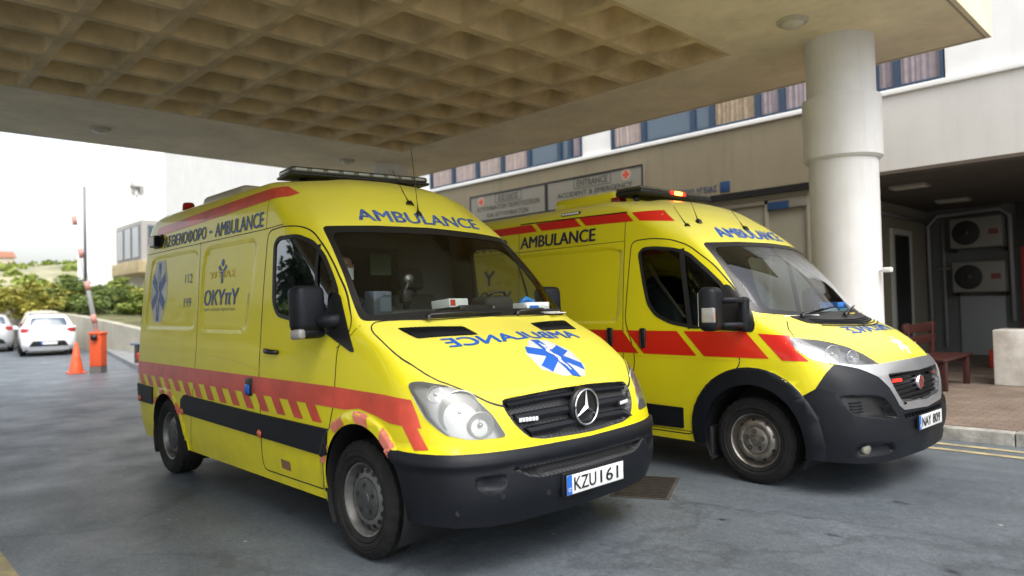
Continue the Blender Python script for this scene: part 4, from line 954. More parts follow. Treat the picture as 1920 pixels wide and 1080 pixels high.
# ------------------------------------------------------------------ van parts
def wheel(parent, x, side, R_, W, yout, style, steer=0.):
    """side -1 = right-hand side of the van (y negative)"""
    h = empty("wheel", (x, side*(yout-W/2), R_), 0 if side < 0 else math.pi, parent)
    h.rotation_euler.z += R(steer)
    b = MB(); hw = W/2; rb = .212
    pr = [(rb, -hw+.035), (rb+.012, -hw+.012), (rb+.030, -hw+.004), (rb+.036, -hw+.010), (rb+.044, -hw+.002), (rb+.050, -hw-.002), (R_-.062, -hw-.001), (R_-.056, -hw+.004), (R_-.050, -hw), (R_-.02, -hw+.012), (R_-.004, -hw+.03)]
    y = -hw+.034; cols = []
    while y < hw-.036: cols.append(y); y += .017
    pr += [(R_, c) for c in cols]
    pr += [(R_-.004, hw-.03), (R_-.02, hw-.012), (R_-.055, hw), (rb+.03, hw), (rb, hw-.03)]
    n0 = 10; n1 = 10+len(cols)
    def fn(j, k, r):
        if n0 <= j < n1:
            c = j-n0
            if c in (3, 6, 9) : return r-.008
            if (k+2*(c//3)) % 4 == 0 and c not in (4, 5, 7, 8): return r-.007
        if j in (n0-1, n1) and k % 4 == 0: return r-.006
        return r
    b.lathe(pr, 112, 'y', fn=fn); b.build("tyre", TYRE, h, auto=35)
    g = MB()
    if style == 'slots':
        prof = [(.216, -.080), (.219, -.088), (.214, -.094), (.205, -.088), (.198, -.060), (.192, -.030), (.186, -.030), (.178, -.050), (.146, -.066), (.126, -.070), (.118, -.060), (.0, -.060)]
        g.lathe(prof, 48, 'y')
        for k in range(16):
            a = 2*math.pi*k/16; c = Vector((.163*math.cos(a), -.0605, .163*math.sin(a)))
            rad = Vector((math.cos(a), 0, math.sin(a))); nn = (Vector((0, -1, 0))+rad*.45).normalized()
            g.disc(c+nn*.002, nn, .0145, 12, 1, ry=.019, up=rad.cross(nn))
        g.build("rim", [STEEL, BLACK], h, auto=40)
        c = MB(); c.lathe([(.122, -.062), (.122, -.072), (.114, -.078), (.07, -.083), (.045, -.084), (.042, -.089), (.0, -.090)], 32, 'y')
        for k in range(5):
            a = 2*math.pi*(k+.3)/5; c.disc((.083*math.cos(a), -.0832, .083*math.sin(a)), (.12*math.cos(a), -1, .12*math.sin(a)), .014, 10, 1)
        c.build("hub_cap", [CAPGREY, BLACK], h, auto=35)
    else:
        prof = [(.216, -.080), (.219, -.088), (.213, -.093), (.204, -.085), (.199, -.040), (.190, -.022), (.180, -.028), (.168, -.062), (.150, -.084), (.128, -.090), (.112, -.084), (.108, -.078), (.0, -.078)]
        g.lathe(prof, 48, 'y')
        for k in range(9):
            a = 2*math.pi*(k+.4)/9; rad = Vector((math.cos(a), 0, math.sin(a))); nn = (Vector((0, -1, 0))+rad*1.0).normalized()
            c = rad*.1605+Vector((0, -.0735, 0)); g.disc(c+nn*.0025, nn, .0145, 12, 1, up=rad.cross(nn))
        g.build("rim", [STEEL2, BLACK], h, auto=40)
        c = MB(); c.lathe([(.106, -.078), (.106, -.089), (.098, -.093), (.045, -.095), (.041, -.087), (.035, -.087), (.032, -.094), (.0, -.095)], 32, 'y')
        for k in range(5):
            a = 2*math.pi*(k+.25)/5; px, pz = .072*math.cos(a), .072*math.sin(a)
            c.disc((px, -.0958, pz), (0, -1, 0), .0165, 12, 1); c.lathe([(.010, -.0965), (.010, -.101), (.0, -.101)], 6, 'y', Matrix.Translation((px, 0, pz)), 0)
        c.build("hub_cap", [STEEL2, BLACK], h, auto=35)
    return h
def well(parent, cx, cz, r, side, y0, y1):
    b = MB(); n = 24; vs, fs = [], []
    for i in range(n+1):
        a = R(-35+250*i/n)
        for y in (y0, y1): vs.append((cx+r*math.cos(a), side*y, max(.16, cz+r*math.sin(a))))
    for i in range(n): fs.append((2*i, 2*i+1, 2*i+3, 2*i+2))
    b.add(vs, fs, 0, True); b.add([vs[2*i+1] for i in range(n+1)], [tuple(range(n+1))])
    return b.build("wheel_well", RUBBER, parent, fixn=False)
def rounded_box(b, x0, x1, y0, y1, z0, z1, r, mi=0, M=None): return b.box(x0, x1, y0, y1, z0, z1, mi, M, r)
def fill_panel(S, u0, u1, v0, v1): return [(u0, v0), (u1, v0), (u1, v1), (u0, v1)]
def plate(parent, x, z, txt, tilt=0.):
    """Cyprus style plate: white, blue band at its left end, black characters"""
    e = MB(); e.box(x, x+.012, -.26, .26, z-.056, z+.056, bev=.004)
    o = e.build("number_plate", PLATEW, parent)
    bb = MB(); bb.box(x+.0122, x+.0135, -.257, -.214, z-.053, z+.053); bb.build("blue_band", PLATEB, o)
    flat_text("band_letters", "CY", (x+.0142, -.247, z-.036), (0, .024, 0), (0, 0, .022), PLATEW, o, .02)
    fr = MB()
    for a in ((-.263, .263, -.059, -.055), (-.263, .263, .055, .059)): fr.box(x-.002, x+.013, a[0], a[1], z+a[2], z+a[3])
    for a in ((-.263, -.259), (.259, .263)): fr.box(x-.002, x+.013, a[0], a[1], z-.055, z+.055)
    fr.build("plate_frame", BLACK, o)
    a, c = txt
    flat_text("letters", a, (x+.0142, -.198, z-.0375), (0, .195, 0), (0, 0, .075), BLACK, o, .010)
    flat_text("digits", c, (x+.0142, .035, z-.0375), (0, .17, 0), (0, 0, .075), BLACK, o, .010)
    return o
def seat(parent, x, y, z, m=SEATM):
    b = MB(); b.box(x-.05, x+.46, y-.24, y+.24, z, z+.16, bev=.05)
    s_ = b.build("seat", m, parent)
    Mx = Matrix.Translation((x-.04, y, z+.12)) @ Matrix.Rotation(R(-14), 4, 'Y')
    k = MB(); k.box(-.07, .07, -.23, .23, 0, .62, M=Mx, bev=.055); k.build("backrest", m, s_)
    h = MB(); h.box(-.05, .055, -.13, .13, .66, .86, M=Mx, bev=.045); h.tube([Mx @ Vector((0, -.05, .58)), Mx @ Vector((0, -.05, .70))], .008); h.tube([Mx @ Vector((0, .05, .58)), Mx @ Vector((0, .05, .70))], .008)
    h.build("headrest", m, s_)
    return s_
def interior(root, bow, zf, ws_x, zdash, sw_y, width, part_x):
    f = MB(); f.prism([(part_x, -width, zf-.03), (-.52, -width, zf-.03), (-.52, -.54, zf-.03), (.35, -.54, zf-.03), (.35, .54, zf-.03), (-.52, .54, zf-.03), (-.52, width, zf-.03), (part_x, width, zf-.03)], (0, 0, .03)); f.build("cab_floor", TRIM, root); zl = zf+.30
    d = MB()
    prof = [(ws_x-.03, zdash-.04), (ws_x-.18, zdash), (ws_x-.42, zdash+.01), (ws_x-.52, zdash-.04), (ws_x-.54, zdash-.22), (ws_x-.42, zdash-.36), (ws_x-.40, zl), (ws_x-.03, zl)]
    n = 12; vs = []; m = len(prof)
    for i in range(n+1):
        y = width*(2*i/n-1); k = bow*abs(y/width)**2.2
        vs += [(a-k if a > ws_x-.3 else a-k*.5, y, c) for a, c in prof]
    d.add(vs, [(i*m+j, i*m+(j+1) % m, (i+1)*m+(j+1) % m, (i+1)*m+j) for i in range(n) for j in range(m)]+[tuple(range(m)), tuple(n*m+j for j in range(m))])
    dash = d.build("dashboard", DASH, root, auto=30)
    hb = MB(); hb.box(ws_x-.50, ws_x-.24, sw_y-.2, sw_y+.2, zdash-.02, zdash+.075, bev=.04); hb.build("instrument_hood", DASH, dash)
    sw = MB(); Mw = Matrix.Translation((ws_x-.66, sw_y, zdash-.02)) @ Matrix.Rotation(R(-38), 4, 'Y'); n = 40
    sw.tube([Mw @ Vector((.0+0, .205*math.cos(2*math.pi*k/n), .205*math.sin(2*math.pi*k/n))) for k in range(n+1)], .016, 8, cap=False)
    for a in (200, -20, 90+180): sw.tube([Mw @ Vector((.03, 0, 0)), Mw @ Vector((0, .2*math.cos(R(a)), .2*math.sin(R(a))))], .014, 6)
    sw.box(.0, .05, -.07, .07, -.06, .06, M=Mw, bev=.02); sw.tube([Mw @ Vector((.04, 0, 0)), (ws_x-.45, sw_y, zdash-.14)], .03)
    sw.build("steering_wheel", BLACK, root)
    seat(root, part_x+.24, -.43, zf+.30); seat(root, part_x+.24, .40, zf+.24)
    return dash
def light_unit(root, name, S, reg, mode, reflectors, lensm, depth=.055, back=REFL):
    hl = S.extract(reg, name, back, root, off=-depth, skirt=-depth*.9)
    hl.data.materials[0] = back
    r = MB()
    for (p, rad, d) in reflectors:
        p = Vector(p); d = Vector(d).normalized(); q = d.to_track_quat('Z', 'Y').to_matrix().to_4x4(); q.translation = p
        r.lathe([(rad, .0), (rad*.97, -.004), (rad*.80, -.022), (rad*.45, -.04), (.012, -.046)], 28, 'z', q)
        r.lathe([(rad*1.04, -.006), (rad*1.03, .0), (rad*.99, .0)], 28, 'z', q)
        r.lathe([(.0, -.006), (.012, -.010), (.014, -.02), (.014, -.045)], 12, 'z', q)
    r.build("reflector_bowls", REFL, hl, fixn=False)
    S.extract(reg, "lens", lensm, hl, off=.004, skirt=.004)
    return hl
def wiper(root, S, base, tip, name="wiper"):
    b = MB(); p0, p1 = Vector(base), Vector(tip); m = p0.lerp(p1, .5)
    b.tube([p0, p0+Vector((.01, 0, .02)), m+Vector((.02, 0, .02)), p0.lerp(p1, .62)+Vector((.012, 0, .012))], [.012, .012, .009, .006], 6)
    b.lathe([(.02, 0), (.02, .025), (.0, .028)], 10, 'z', Matrix.Translation(p0-Vector((0, 0, .005))))
    o = b.build(name, BLACK, root)
    c = MB(); a1, a2 = p0.lerp(p1, .22), p1
    c.tube([a1+Vector((.006, 0, .004)), a1.lerp(a2, .5)+Vector((.008, 0, .008)), a2+Vector((.006, 0, .004))], [.006, .008, .006], 6); c.build("blade", RUBBER, o)
    return o
def whip(root, base, tip, kind=0):
    b = MB(); base, tip = Vector(base), Vector(tip); d = (tip-base).normalized(); q = d.to_track_quat('Z', 'Y').to_matrix().to_4x4(); q.translation = base
    if kind == 0: b.lathe([(.024, -.02), (.024, .004), (.014, .018), (.006, .03), (.004, .08)], 14, 'z', q)
    else: b.lathe([(.030, -.02), (.028, .012), (.016, .026), (.006, .035), (.004, .08)], 14, 'z', q)
    o = b.build("antenna", BLACK, root)
    w_ = MB(); w_.tube([base, base.lerp(tip, .5), tip], [.0035, .0028, .002], 6); w_.build("whip", BLACK, o)
    return o
def star_badge(parent, x, z, r):
    b = MB(); b.lathe([(r*1.06, x-.03), (r*1.06, x-.004), (r*.9, x+.003), (.0, x+.004)], 40, 'x', Matrix.Translation((0, 0, z)))
    o = b.build("badge_base", BLACK, parent)
    g = MB(); n = 48
    g.tube([(x+.012, r*.95*math.cos(2*math.pi*k/n), z+r*.95*math.sin(2*math.pi*k/n)) for k in range(n+1)], r*.062, 8, cap=False)
    for k in range(3):
        a = R(90+120*k); d = Vector((0, math.cos(a), math.sin(a))); p = Vector((0, -d.z, d.y)); c = Vector((x+.010, 0, z))
        ap = c+Vector((.014, 0, 0)); tip = c+d*r*.95
        for s_ in (1, -1): g.add([c+p*s_*r*.13+d*r*.06, ap, tip, c], [(0, 1, 2)])
        g.add([c+p*r*.13+d*r*.06, c-p*r*.13+d*r*.06, tip], [(0, 1, 2)])
    g.build("star_badge", CHROME, o, fixn=False)
    return o
def led_module(parent, x, y, z, w_, h_, m=LED, tilt=0.):
    b = MB(); Mx = Matrix.Translation((x, y, z)) @ Matrix.Rotation(tilt, 4, 'Z'); b.box(-.02, .006, -w_/2-.008, w_/2+.008, -h_/2-.006, h_/2+.006, M=Mx, bev=.004); o = b.build("grille_light", BLACK, parent)
    c = MB()
    for k in range(6): y0 = -w_/2+w_*k/6; c.box(.006, .012, y0+.002, y0+w_/6-.002, -h_/2, h_/2, M=Mx, bev=.002)
    c.build("led_row", m, o); return o
def staff(S, mode, cx, cy, rx, ry, m, parent, name, flip=1):
    """rod with a snake: a thin bar and a wavy ribbon laid on the star"""
    P = [(cx+rx*.0, cy-ry*.78), (cx, cy+ry*.80)] if mode != 'T' else [(cx-rx*.8, cy), (cx+rx*.78, cy)]
    S.seam(name, P, mode, parent, rx*.07 if mode != 'T' else ry*.07, m, .0045)
    W = []
    for k in range(33):
        t = k/32; a = math.sin(t*math.pi*4.2)*(.20-.12*t)*(1 if t > .02 else 1)
        W.append((cx+rx*a, cy+ry*(.66-1.25*t)) if mode != 'T' else (cx-rx*(.66-1.25*t), cy+ry*a))
    S.seam("snake_mark", W, mode, parent, (rx if mode != 'T' else ry)*.085, m, .005)

# ------------------------------------------------------------------ first ambulance: older van, high roof
def build_old():
    root = empty("ambulance")
    tag(root, "yellow high-roof ambulance in front, faded red band, plate KZU 161", "ambulance", "ambulances parked under the canopy")
    S = Shell(V1)
    arches = [(.06, .40, .405, .482), (-3.21, .345, .395, .45)]
    for m_ in 'RL':
        for cx, cz, ri, ro in arches: S.push(circle(cx, cz, ro, 44), circle(cx, cz, ro-.018, 44), m_, .020 if cx > -1 else .012, (lambda c: c.z > .70 or c.x < .2) if cx > -1 else None)
        S.push(rounded([(-2.42, 1.30), (-1.50, 1.30), (-1.37, 2.02), (-2.42, 2.02)], .09), rounded([(-2.39, 1.33), (-1.53, 1.33), (-1.405, 1.99), (-2.39, 1.99)], .08), m_, -.008)
        S.push(rounded([(-3.88, 1.31), (-2.53, 1.31), (-2.53, 2.02), (-3.78, 2.02)], .10), rounded([(-3.85, 1.34), (-2.56, 1.34), (-2.56, 1.99), (-3.75, 1.99)], .09), m_, -.007)
    # bumper: everything below the line at the bottom of the grille, pushed out one step
    for z in (.700, .691, .636, .622):
        fs = [f for f in S.bm.faces if f.calc_center_median().x > .26 and min(v.co.z for v in f.verts) < z-1e-5 and max(v.co.z for v in f.verts) > z+1e-5]
        g = set(fs)
        for f in fs: g.update(f.verts); g.update(f.edges)
        bmesh.ops.bisect_plane(S.bm, geom=list(g), dist=1e-5, plane_co=(0, 0, z), plane_no=(0, 0, 1))
    S.bm.normal_update()
    mv = [(v, v.normal.copy()) for v in S.bm.verts if v.co.z < .6915 and v.co.x > .30]
    for v, n in mv:
        k = .022*min(1, max(0, (v.co.x-.30)/.06)); n.z *= .3; v.co += n*(k*(1.0 if v.co.z > .63 else .25))
    # recess of the lower air intake
    lg = rounded([(-.62, .612), (.62, .612), (.50, .545), (.42, .525), (-.42, .525), (-.50, .545)], .03)
    S.carve(inset(lg, .006), 'F', 21, lambda c: c.x > .5); S.push(lg, inset(lg, .02), 'F', -.05)
    for sy in (1, -1):
        fg = rounded([(sy*.62, .585), (sy*.80, .585), (sy*.80, .515), (sy*.64, .50)], .03); S.push(fg, inset(fg, .012), 'F', -.012)
    gr = rounded([(-.56, .955), (-.34, .972), (-.1, .985), (.1, .985), (.34, .972), (.56, .955), (.565, .90), (.53, .82), (.46, .748), (.36, .728), (.12, .722), (-.12, .722), (-.36, .728), (-.46, .748), (-.53, .82), (-.565, .90)], .03, 2)
    S.carve(gr, 'F', 10, lambda c: c.x > .5); S.push(gr, inset(gr, .014), 'F', -.045)
    S.ready()
    # stickers and seams, projected on the untouched skin
    door = [(-1.265, 1.03), (-1.255, 1.40), (-1.225, 2.045), (-1.0, 2.06), (-.80, 2.045), (-.66, 2.0), (-.50, 1.88), (-.36, 1.75), (-.20, 1.58), (-.09, 1.42), (-.075, 1.36), (-.10, 1.31), (-.20, 1.24), (-.215, 1.0), (-.22, .90), (-.28, .76), (-.355, .56), (-.385, .335), (-1.285, .335), (-1.24, .75)]
    win = rounded([(-1.10, 1.52), (-1.125, 1.95), (-1.06, 1.995), (-.80, 1.99), (-.62, 1.935), (-.47, 1.83), (-.32, 1.67), (-.235, 1.555), (-.30, 1.46), (-.42, 1.40), (-.82, 1.40), (-1.02, 1.43)], .05, 3)
    tri = rounded([(-.30, 1.585), (-.235, 1.56), (-.01, 1.215), (-.05, 1.215), (-.42, 1.35), (-.36, 1.42)], .02, 2)
    hlr = [(.47, -.94, 1.06), (.54, -.91, 1.072), (.645, -.80, 1.045), (.75, -.705, .98), (.835, -.645, .88), (.892, -.60, .768), (.81, -.79, .77), (.72, -.885, .80), (.615, -.93, .88), (.545, -.94, .965)]
    hl2 = rounded([((x+y)*Q, z) for x, y, z in hlr], .03, 3)
    bon = [(.02, -.905), (.33, -.925), (.575, -.85), (.66, -.78), (.79, -.64), (.835, -.55), (.868, -.34), (.885, -.12)]
    bon = bon+[(x, -y) for x, y in bon[::-1]]+[(.10, .48), (.125, 0), (.10, -.48)]
    wso = rounded([(-.915, 1.396), (-.48, 1.398), (0, 1.404), (.48, 1.398), (.915, 1.396), (.83, 2.03), (.45, 2.05), (0, 2.06), (-.45, 2.05), (-.83, 2.03)], .03, 3)
    wsi = rounded([(-.872, 1.43), (-.48, 1.45), (0, 1.455), (.48, 1.45), (.872, 1.43), (.80, 1.985), (.45, 2.0), (0, 2.01), (-.45, 2.0), (-.80, 1.985)], .05, 4)
    bonf = lambda c: c.x > -.1 and .86 < c.z < 1.45
    deco = empty("body_markings", parent=root)
    for m_ in 'RL':
        top = [(-4.0, 1.005), (-.215, 1.0), (.30, .99), (.52, .975), (.565, .90)]
        S.sticker("red_band", [[(-4.02, .885), (-.10, .872), (.06, .892), (.22, .868), (.36, .838), (.60, .83)]+top[::-1]], m_, TAPE, deco)
        # slanted stripes below the band
        reds, yel = [], []
        x = -4.0
        k = 0
        while x < -.24:
            x1 = x+.122
            q = [(x, .886), (x1, .886), (x1+.095, .765 if x > -2.8 else .785), (x+.095, .765 if x > -2.8 else .785)]
            inside = any(math.hypot(px-cx, pz-cz) < ro-.045 for px, pz in q for cx, cz, ri, ro in arches)
            if not inside: reds.append(q)
            x += .244
        reds.append([(.47, .836), (.575, .832), (.655, .722), (.57, .715)])
        for q in reds: S.sticker("red_slash", [q], m_, TAPE, deco)
        for (cx, cz, ri, ro), (s0, s1) in zip(arches, ((42, 166), (36, 140))):
            sec = []; n = 7; d = (s1-s0)/n
            for k in range(n):
                if k % 2 == 0:
                    A = s0+d*k; sec.append(circle(cx, cz, ro-.010, 6, A, A+d)+circle(cx, cz, ri+.004, 6, A+d-4, A-4))
            for q in sec: S.sticker("arch_stripe", [q], m_, TAPE_PALE if cx > -1 else TAPE, deco, .006, .015)
        fl = (m_ == 'L')
        S.sticker("upper_red_stripe", [[(-3.70, 2.215), (-2.4, 2.245), (-1.05, 2.285), (-1.00, 2.305), (-1.16, 2.375), (-2.4, 2.345), (-3.68, 2.30)]], m_, TAPE, deco)
        S.sticker("lettering_dash", [[(-2.335, 2.13), (-2.275, 2.13), (-2.275, 2.15), (-2.335, 2.15)]], m_, BLUEF, deco, .003)
        S.lettering("side_lettering", "AMBULANCE", m_, box_map(*((-2.21, -1.31) if not fl else (-3.44, -2.40)), 2.085, 2.20, fl), BLUEF, deco, bold=.026)
        S.lettering("side_lettering", "ΑΣΘΕΝΟΦΟΡΟ", m_, box_map(*((-3.44, -2.40) if not fl else (-2.21, -1.31)), 2.085, 2.20, fl), BLUEF, deco, bold=.026)
        S.lettering("service_initials", "ΟΚΥπΥ", m_, box_map(-2.37, -1.68, 1.525, 1.655, fl), BLUEF, deco, bold=.028, shear=.1)
        S.lettering("service_name", "Οργανισμός Κρατικών Υπηρεσιών Υγείας", m_, box_map(-2.37, -1.74, 1.475, 1.508, fl), NAVY, deco, bold=.0)
        S.lettering("emergency_number", "112", m_, box_map(-2.83, -2.66, 1.73, 1.81, fl), BLUEF, deco, bold=.0)
        S.lettering("emergency_number", "199", m_, box_map(-2.83, -2.66, 1.52, 1.60, fl), BLUEF, deco, bold=.0)
        c = (-2.02, 1.77)
        S.sticker("service_emblem", [[(c[0]-.02, 1.70), (c[0]+.02, 1.70), (c[0]+.022, 1.77), (c[0]+.09, 1.83), (c[0]+.06, 1.85), (c[0], 1.80), (c[0]-.06, 1.85), (c[0]-.09, 1.83), (c[0]-.022, 1.77)], circle(c[0], 1.865, .03, 14)[::1]], m_, BLUEF, deco)
        S.lettering("faded_word", "ΥΓΕΙΑΣ", m_, box_map(-2.28, -1.76, 1.745, 1.80, fl), YTAPE, deco, bold=.01)
        sc = (-3.52, 1.675)
        S.sticker("white_panel", [[(sc[0]-.10, 1.385), (sc[0]+.10, 1.385), (sc[0]+.235, 1.60), (sc[0]+.235, 1.78), (sc[0]+.13, 1.975), (sc[0]-.10, 1.975), (sc[0]-.235, 1.78), (sc[0]-.235, 1.60)]], m_, WHITEF, deco, .002)
        S.sticker("life_star", star_polys(*sc, .205, .275, 0, .36), m_, BLUEF, deco, .0035)
        staff(S, m_, sc[0], sc[1], .2, .27, WHITEF, deco, "rod_mark")
        S.seam("door_seam", rounded(door, .07, 4), m_, deco, .009, closed=True)
        S.seam("sliding_door_seam", [(-2.51, 2.075), (-2.475, 1.60), (-2.475, 1.18), (-2.50, .90), (-2.62, .54), (-2.69, .335)], m_, deco, .006)
        S.seam("roof_seam", [(-3.95, 2.055), (-2.5, 2.06), (-1.30, 2.065), (-1.0, 2.075)], m_, deco, .006)
        S.seam("roof_seam", [(-1.26, 2.07), (-1.26, 2.20), (-1.24, 2.40)], m_, deco, .005)
        S.seam("waist_crease", [(-4.0, 1.13), (-2.5, 1.13), (-1.7, 1.10), (-1.25, 1.05), (-.5, .93)], m_, deco, .006, YTAPE)
        S.seam("wing_seam", [(-.21, 1.235), (-.07, 1.31), (.0, 1.37)], m_, deco, .005)
    S.seam("bonnet_seam", rounded(bon, .09, 5), 'T', deco, .008, closed=True)
    tx = lambda a, b: (.470-.105*b-.045*((a-.5)*2)**2, .575-1.17*a)
    S.lettering("bonnet_lettering", "AMBULANCE", 'T', tx, BLUE, deco, bold=.024)
    S.lettering("front_lettering", "AMBULANCE", 'F', lambda a, b: (-.56+1.12*a, 2.085+.088*b), BLUEF, deco, bold=.022)
    hx = [(.47, -.02), (.47, .16), (.60, .28), (.75, .25), (.852, .14), (.855, -.05), (.76, -.19), (.60, -.18)]
    S.sticker("white_panel", [inset(hx, .022)], 'T', WHITEF, deco, .0025)
    S.sticker("life_star", star_polys(.665, .04, .175, .19, 90, .40), 'T', BLUE, deco, .0035)
    staff(S, 'T', .665, .04, .165, .18, WHITE, deco, "rod_mark")
    S.sticker("converter_label", [[(-.98, .455), (-.85, .45), (-.85, .385), (-.98, .39)]], 'R', mat("label_brown", (.22, .11, .06), .5), deco)
    # cut regions
    okF = lambda c: c.x > -1.0
    S.carve(wso, 'F', 2, okF); S.carve(wsi, 'F', 1, okF, only=(2,))
    for m_, a in (('R', 3), ('L', 4)):
        S.carve(door, m_, a, lim=.25); S.carve(win, m_, a+2, lim=.25); S.carve(inset(win, .028), m_, a+4, lim=.25, only=(a+2,))
        S.carve(tri, m_, a+12, lim=.2)
        st = [(-4.06, .61), (-3.58, .61), (-3.56, .775), (-4.06, .785)]; S.carve(st, m_, a+14, lim=.3)
        st = [(-2.83, .60), (-1.26, .575), (-.36, .56), (-.30, .58), (-.27, .735), (-1.25, .74), (-2.72, .765), (-2.80, .72)]; S.carve(st, m_, a+14, lim=.3)
        for cx, cz, ri, ro in arches: S.carve(circle(cx, cz, ri, 44), m_, 99, lim=.2)
    S.carve(bon, 'T', 9, bonf, .15, only=(0,))
    S.carve(hl2, 'DR', 11, lambda c: c.x > .3 and c.y < 0); S.carve(hl2, 'DL', 12, lambda c: c.x > .3 and c.y > 0)
    vents = [rounded([(.12, -.76), (.20, -.30), (.335, -.29), (.27, -.72)], .02, 2)]
    vents.append([(x, -y) for x, y in vents[0]])
    for P, rg in zip(vents, (20, 22)): S.carve(P, 'T', rg, bonf)
    for f in S.bm.faces:
        c = f.calc_center_median()
        if c.z < .6995 and c.x > .30 and f[S.reg] in (0,): f[S.reg] = 13
    for f in S.bm.faces:
        c = f.calc_center_median()
        if f[S.reg] in (0, 3, 4) and c.z < .37 and any(math.hypot(c.x-cx, c.z-cz) < ri+.03 for cx, cz, ri, ro in arches): f[S.reg] = 99
    S.drop((99,)); S.bm.normal_update()
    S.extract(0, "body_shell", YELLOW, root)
    wsf = S.extract(2, "windscreen_frame", BLACK, root, -.003); S.extract(1, "windscreen", SHIELD, root, -.006)
    for a in (3, 4):
        d = S.extract(a, "cab_door", YELLOW, root, 0)
        S.extract(a+2, "window_seal", RUBBER, d, .002, .02); S.extract(a+4, "side_window", SIDEGL if a == 3 else SIDEGL2, d, -.006)
        S.extract(a+12, "mirror_base", BLACK, d, .004, .02)
        S.extract(a+14, "rubbing_strip", PLASTIC, root, .014, .016)
        sy = -1 if a == 3 else 1
        h = S.hit(-1.06, 1.185, 'R' if a == 3 else 'L'); b = MB()
        b.tube([(h.x-.10, h.y+sy*.012, 1.195), (h.x-.04, h.y+sy*.035, 1.19), (h.x+.06, h.y+sy*.035, 1.187), (h.x+.10, h.y+sy*.012, 1.185)], [.015, .018, .018, .014], 8)
        b.build("door_handle", BLACK, d)
        dv = S.hit(-.44, 1.55, 'R' if a == 3 else 'L')
        S2 = S.seam("window_divider", [(-.55, 1.90), (-.43, 1.40)], 'R' if a == 3 else 'L', d, .028, RUBBER, .004)
        # mirror
        m_ = MB(); Mx = Matrix.Translation((-.34, sy*1.085, 1.46)) @ Matrix.Rotation(R(sy*-10), 4, 'Z') @ Matrix.Rotation(R(-4), 4, 'Y')
        m_.box(-.085, .055, -.105, .105, -.125, .16, M=Mx, bev=.045); m_.box(-.05, .04, -.095, .10, -.165, -.10, M=Mx, bev=.03)
        m_.tube([(-.33, sy*1.06, 1.40), (-.27, sy*.98, 1.40), (-.22, sy*.93, 1.40)], [.05, .045, .05], 10)
        mo = m_.build("wing_mirror", PLASTIC, root)
        g = MB(); g.box(-.087, -.083, -.075, .075, -.10, .13, M=Mx); g.build("mirror_glass", CHROME, mo)
        l = MB(); l.box(-.055, .046, sy*.085-.026, sy*.085+.026, -.168, -.105, M=Mx, bev=.018); l.build("indicator_lens", INDIC, mo)
    S.extract(9, "bonnet", YELLOW, root, 0)
    for P, rg in zip(vents, (20, 22)):
        v_ = S.extract(rg, "bonnet_vent", BLACK, root, -.004); vb = MB()
        for k in range(1, 16):
            t = k/16; s0 = Vector((.12, -.76)).lerp(Vector((.20, -.30)), t); s1 = Vector((.27, -.72)).lerp(Vector((.335, -.29)), t)
            sg = 1 if rg == 20 else -1
            q = [S.hit(s0.x+.006, s0.y*sg, 'T', .001), S.hit(s1.x-.006, s1.y*sg, 'T', .001)]
            if all(q): vb.tube(q, .0045, 5)
        vb.build("vent_fins", PLASTIC, v_)
    go = S.extract(10, "grille", mesh_grille("grille_mesh"), root)
    for z0, z1 in ((.935, .905), (.872, .826), (.796, .752)):
        hw = {.935: .525, .872: .50, .796: .45}[z0]; prev = None; bars = MB()
        for k in range(25):
            y = -hw+2*hw*k/24; zz = lambda z: z+.020*(1-(y/hw)**2)*(1 if z0 > .9 else .6)
            o1 = S.hit(y, zz(z0), 'F'); o2 = S.hit(y, zz(z1), 'F')
            if o1 is None or o2 is None: prev = None; continue
            cur = [o1+Vector((.004, 0, 0)), o1+Vector((.030, 0, -.004)), o1.lerp(o2, .5)+Vector((.038, 0, 0)), o2+Vector((.026, 0, .004)), o2+Vector((.004, 0, 0))]
            if prev:
                for i in range(4): bars.add([prev[i], cur[i], cur[i+1], prev[i+1]], [(0, 1, 2, 3)], 0, False)
            prev = cur
        bars.build("grille_bar", PLASTIC, go)
    star_badge(root, .935, .865, .108)
    for y in (-.43, .43):
        p = S.hit(y, .842, 'F'); led_module(root, p.x+.035, y, .842, .125, .022, LED, R(-15 if y < 0 else 15))
    rr = [((.715, -.775, .905), .115, (1, -.55, .05)), ((.80, -.70, .835), .07, (1, -.5, .05)), ((.60, -.85, 1.0), .045, (1, -.9, .1))]
    light_unit(root, "headlight", S, 11, 'DR', rr, LENS)
    light_unit(root, "headlight", S, 12, 'DL', [((p[0], -p[1], p[2]), r, (d[0], -d[1], d[2])) for p, r, d in rr], LENS)
    bo = S.extract(13, "front_bumper", PLASTIC, root, 0, .02)
    S.extract(21, "lower_grille", mesh_grille("grille_mesh_low"), bo)
    for y, z in ((-.66, .47), (-.36, .44), (-.86, .40)):
        p = S.hit(y, z, 'F'); sens = MB(); sens.disc(p+Vector((.003, 0, 0)), (1, y*.4, 0), .016, 14); sens.build("parking_sensor", BLACK, bo)
    ps = S.hit(0, .46, 'F'); plate(root, ps.x+.006, .462, ("KZU", "161"))
    pb = MB(); pb.box(ps.x-.03, ps.x+.004, -.27, .27, .395, .53, bev=.01); pb.build("plate_mount", PLASTIC, bo)
    for x, z, m_ in ((-1.25, .60, 'R'), (-2.77, .615, 'R'), (-3.94, .645, 'R')):
        p = S.hit(x, z, m_); b = MB(); b.lathe([(.028, -.016), (.028, -.022), (.02, -.027), (0, -.028)], 14, 'y', Matrix.Translation((p.x, p.y, p.z))); b.build("side_marker_lamp", ORLENS, root)
    p = S.hit(-1.42, .92, 'R'); b = MB(); b.box(p.x-.055, p.x+.055, p.y-.012, p.y+.01, .855, .985, bev=.012); f_ = b.build("charging_socket", BLACK, root)
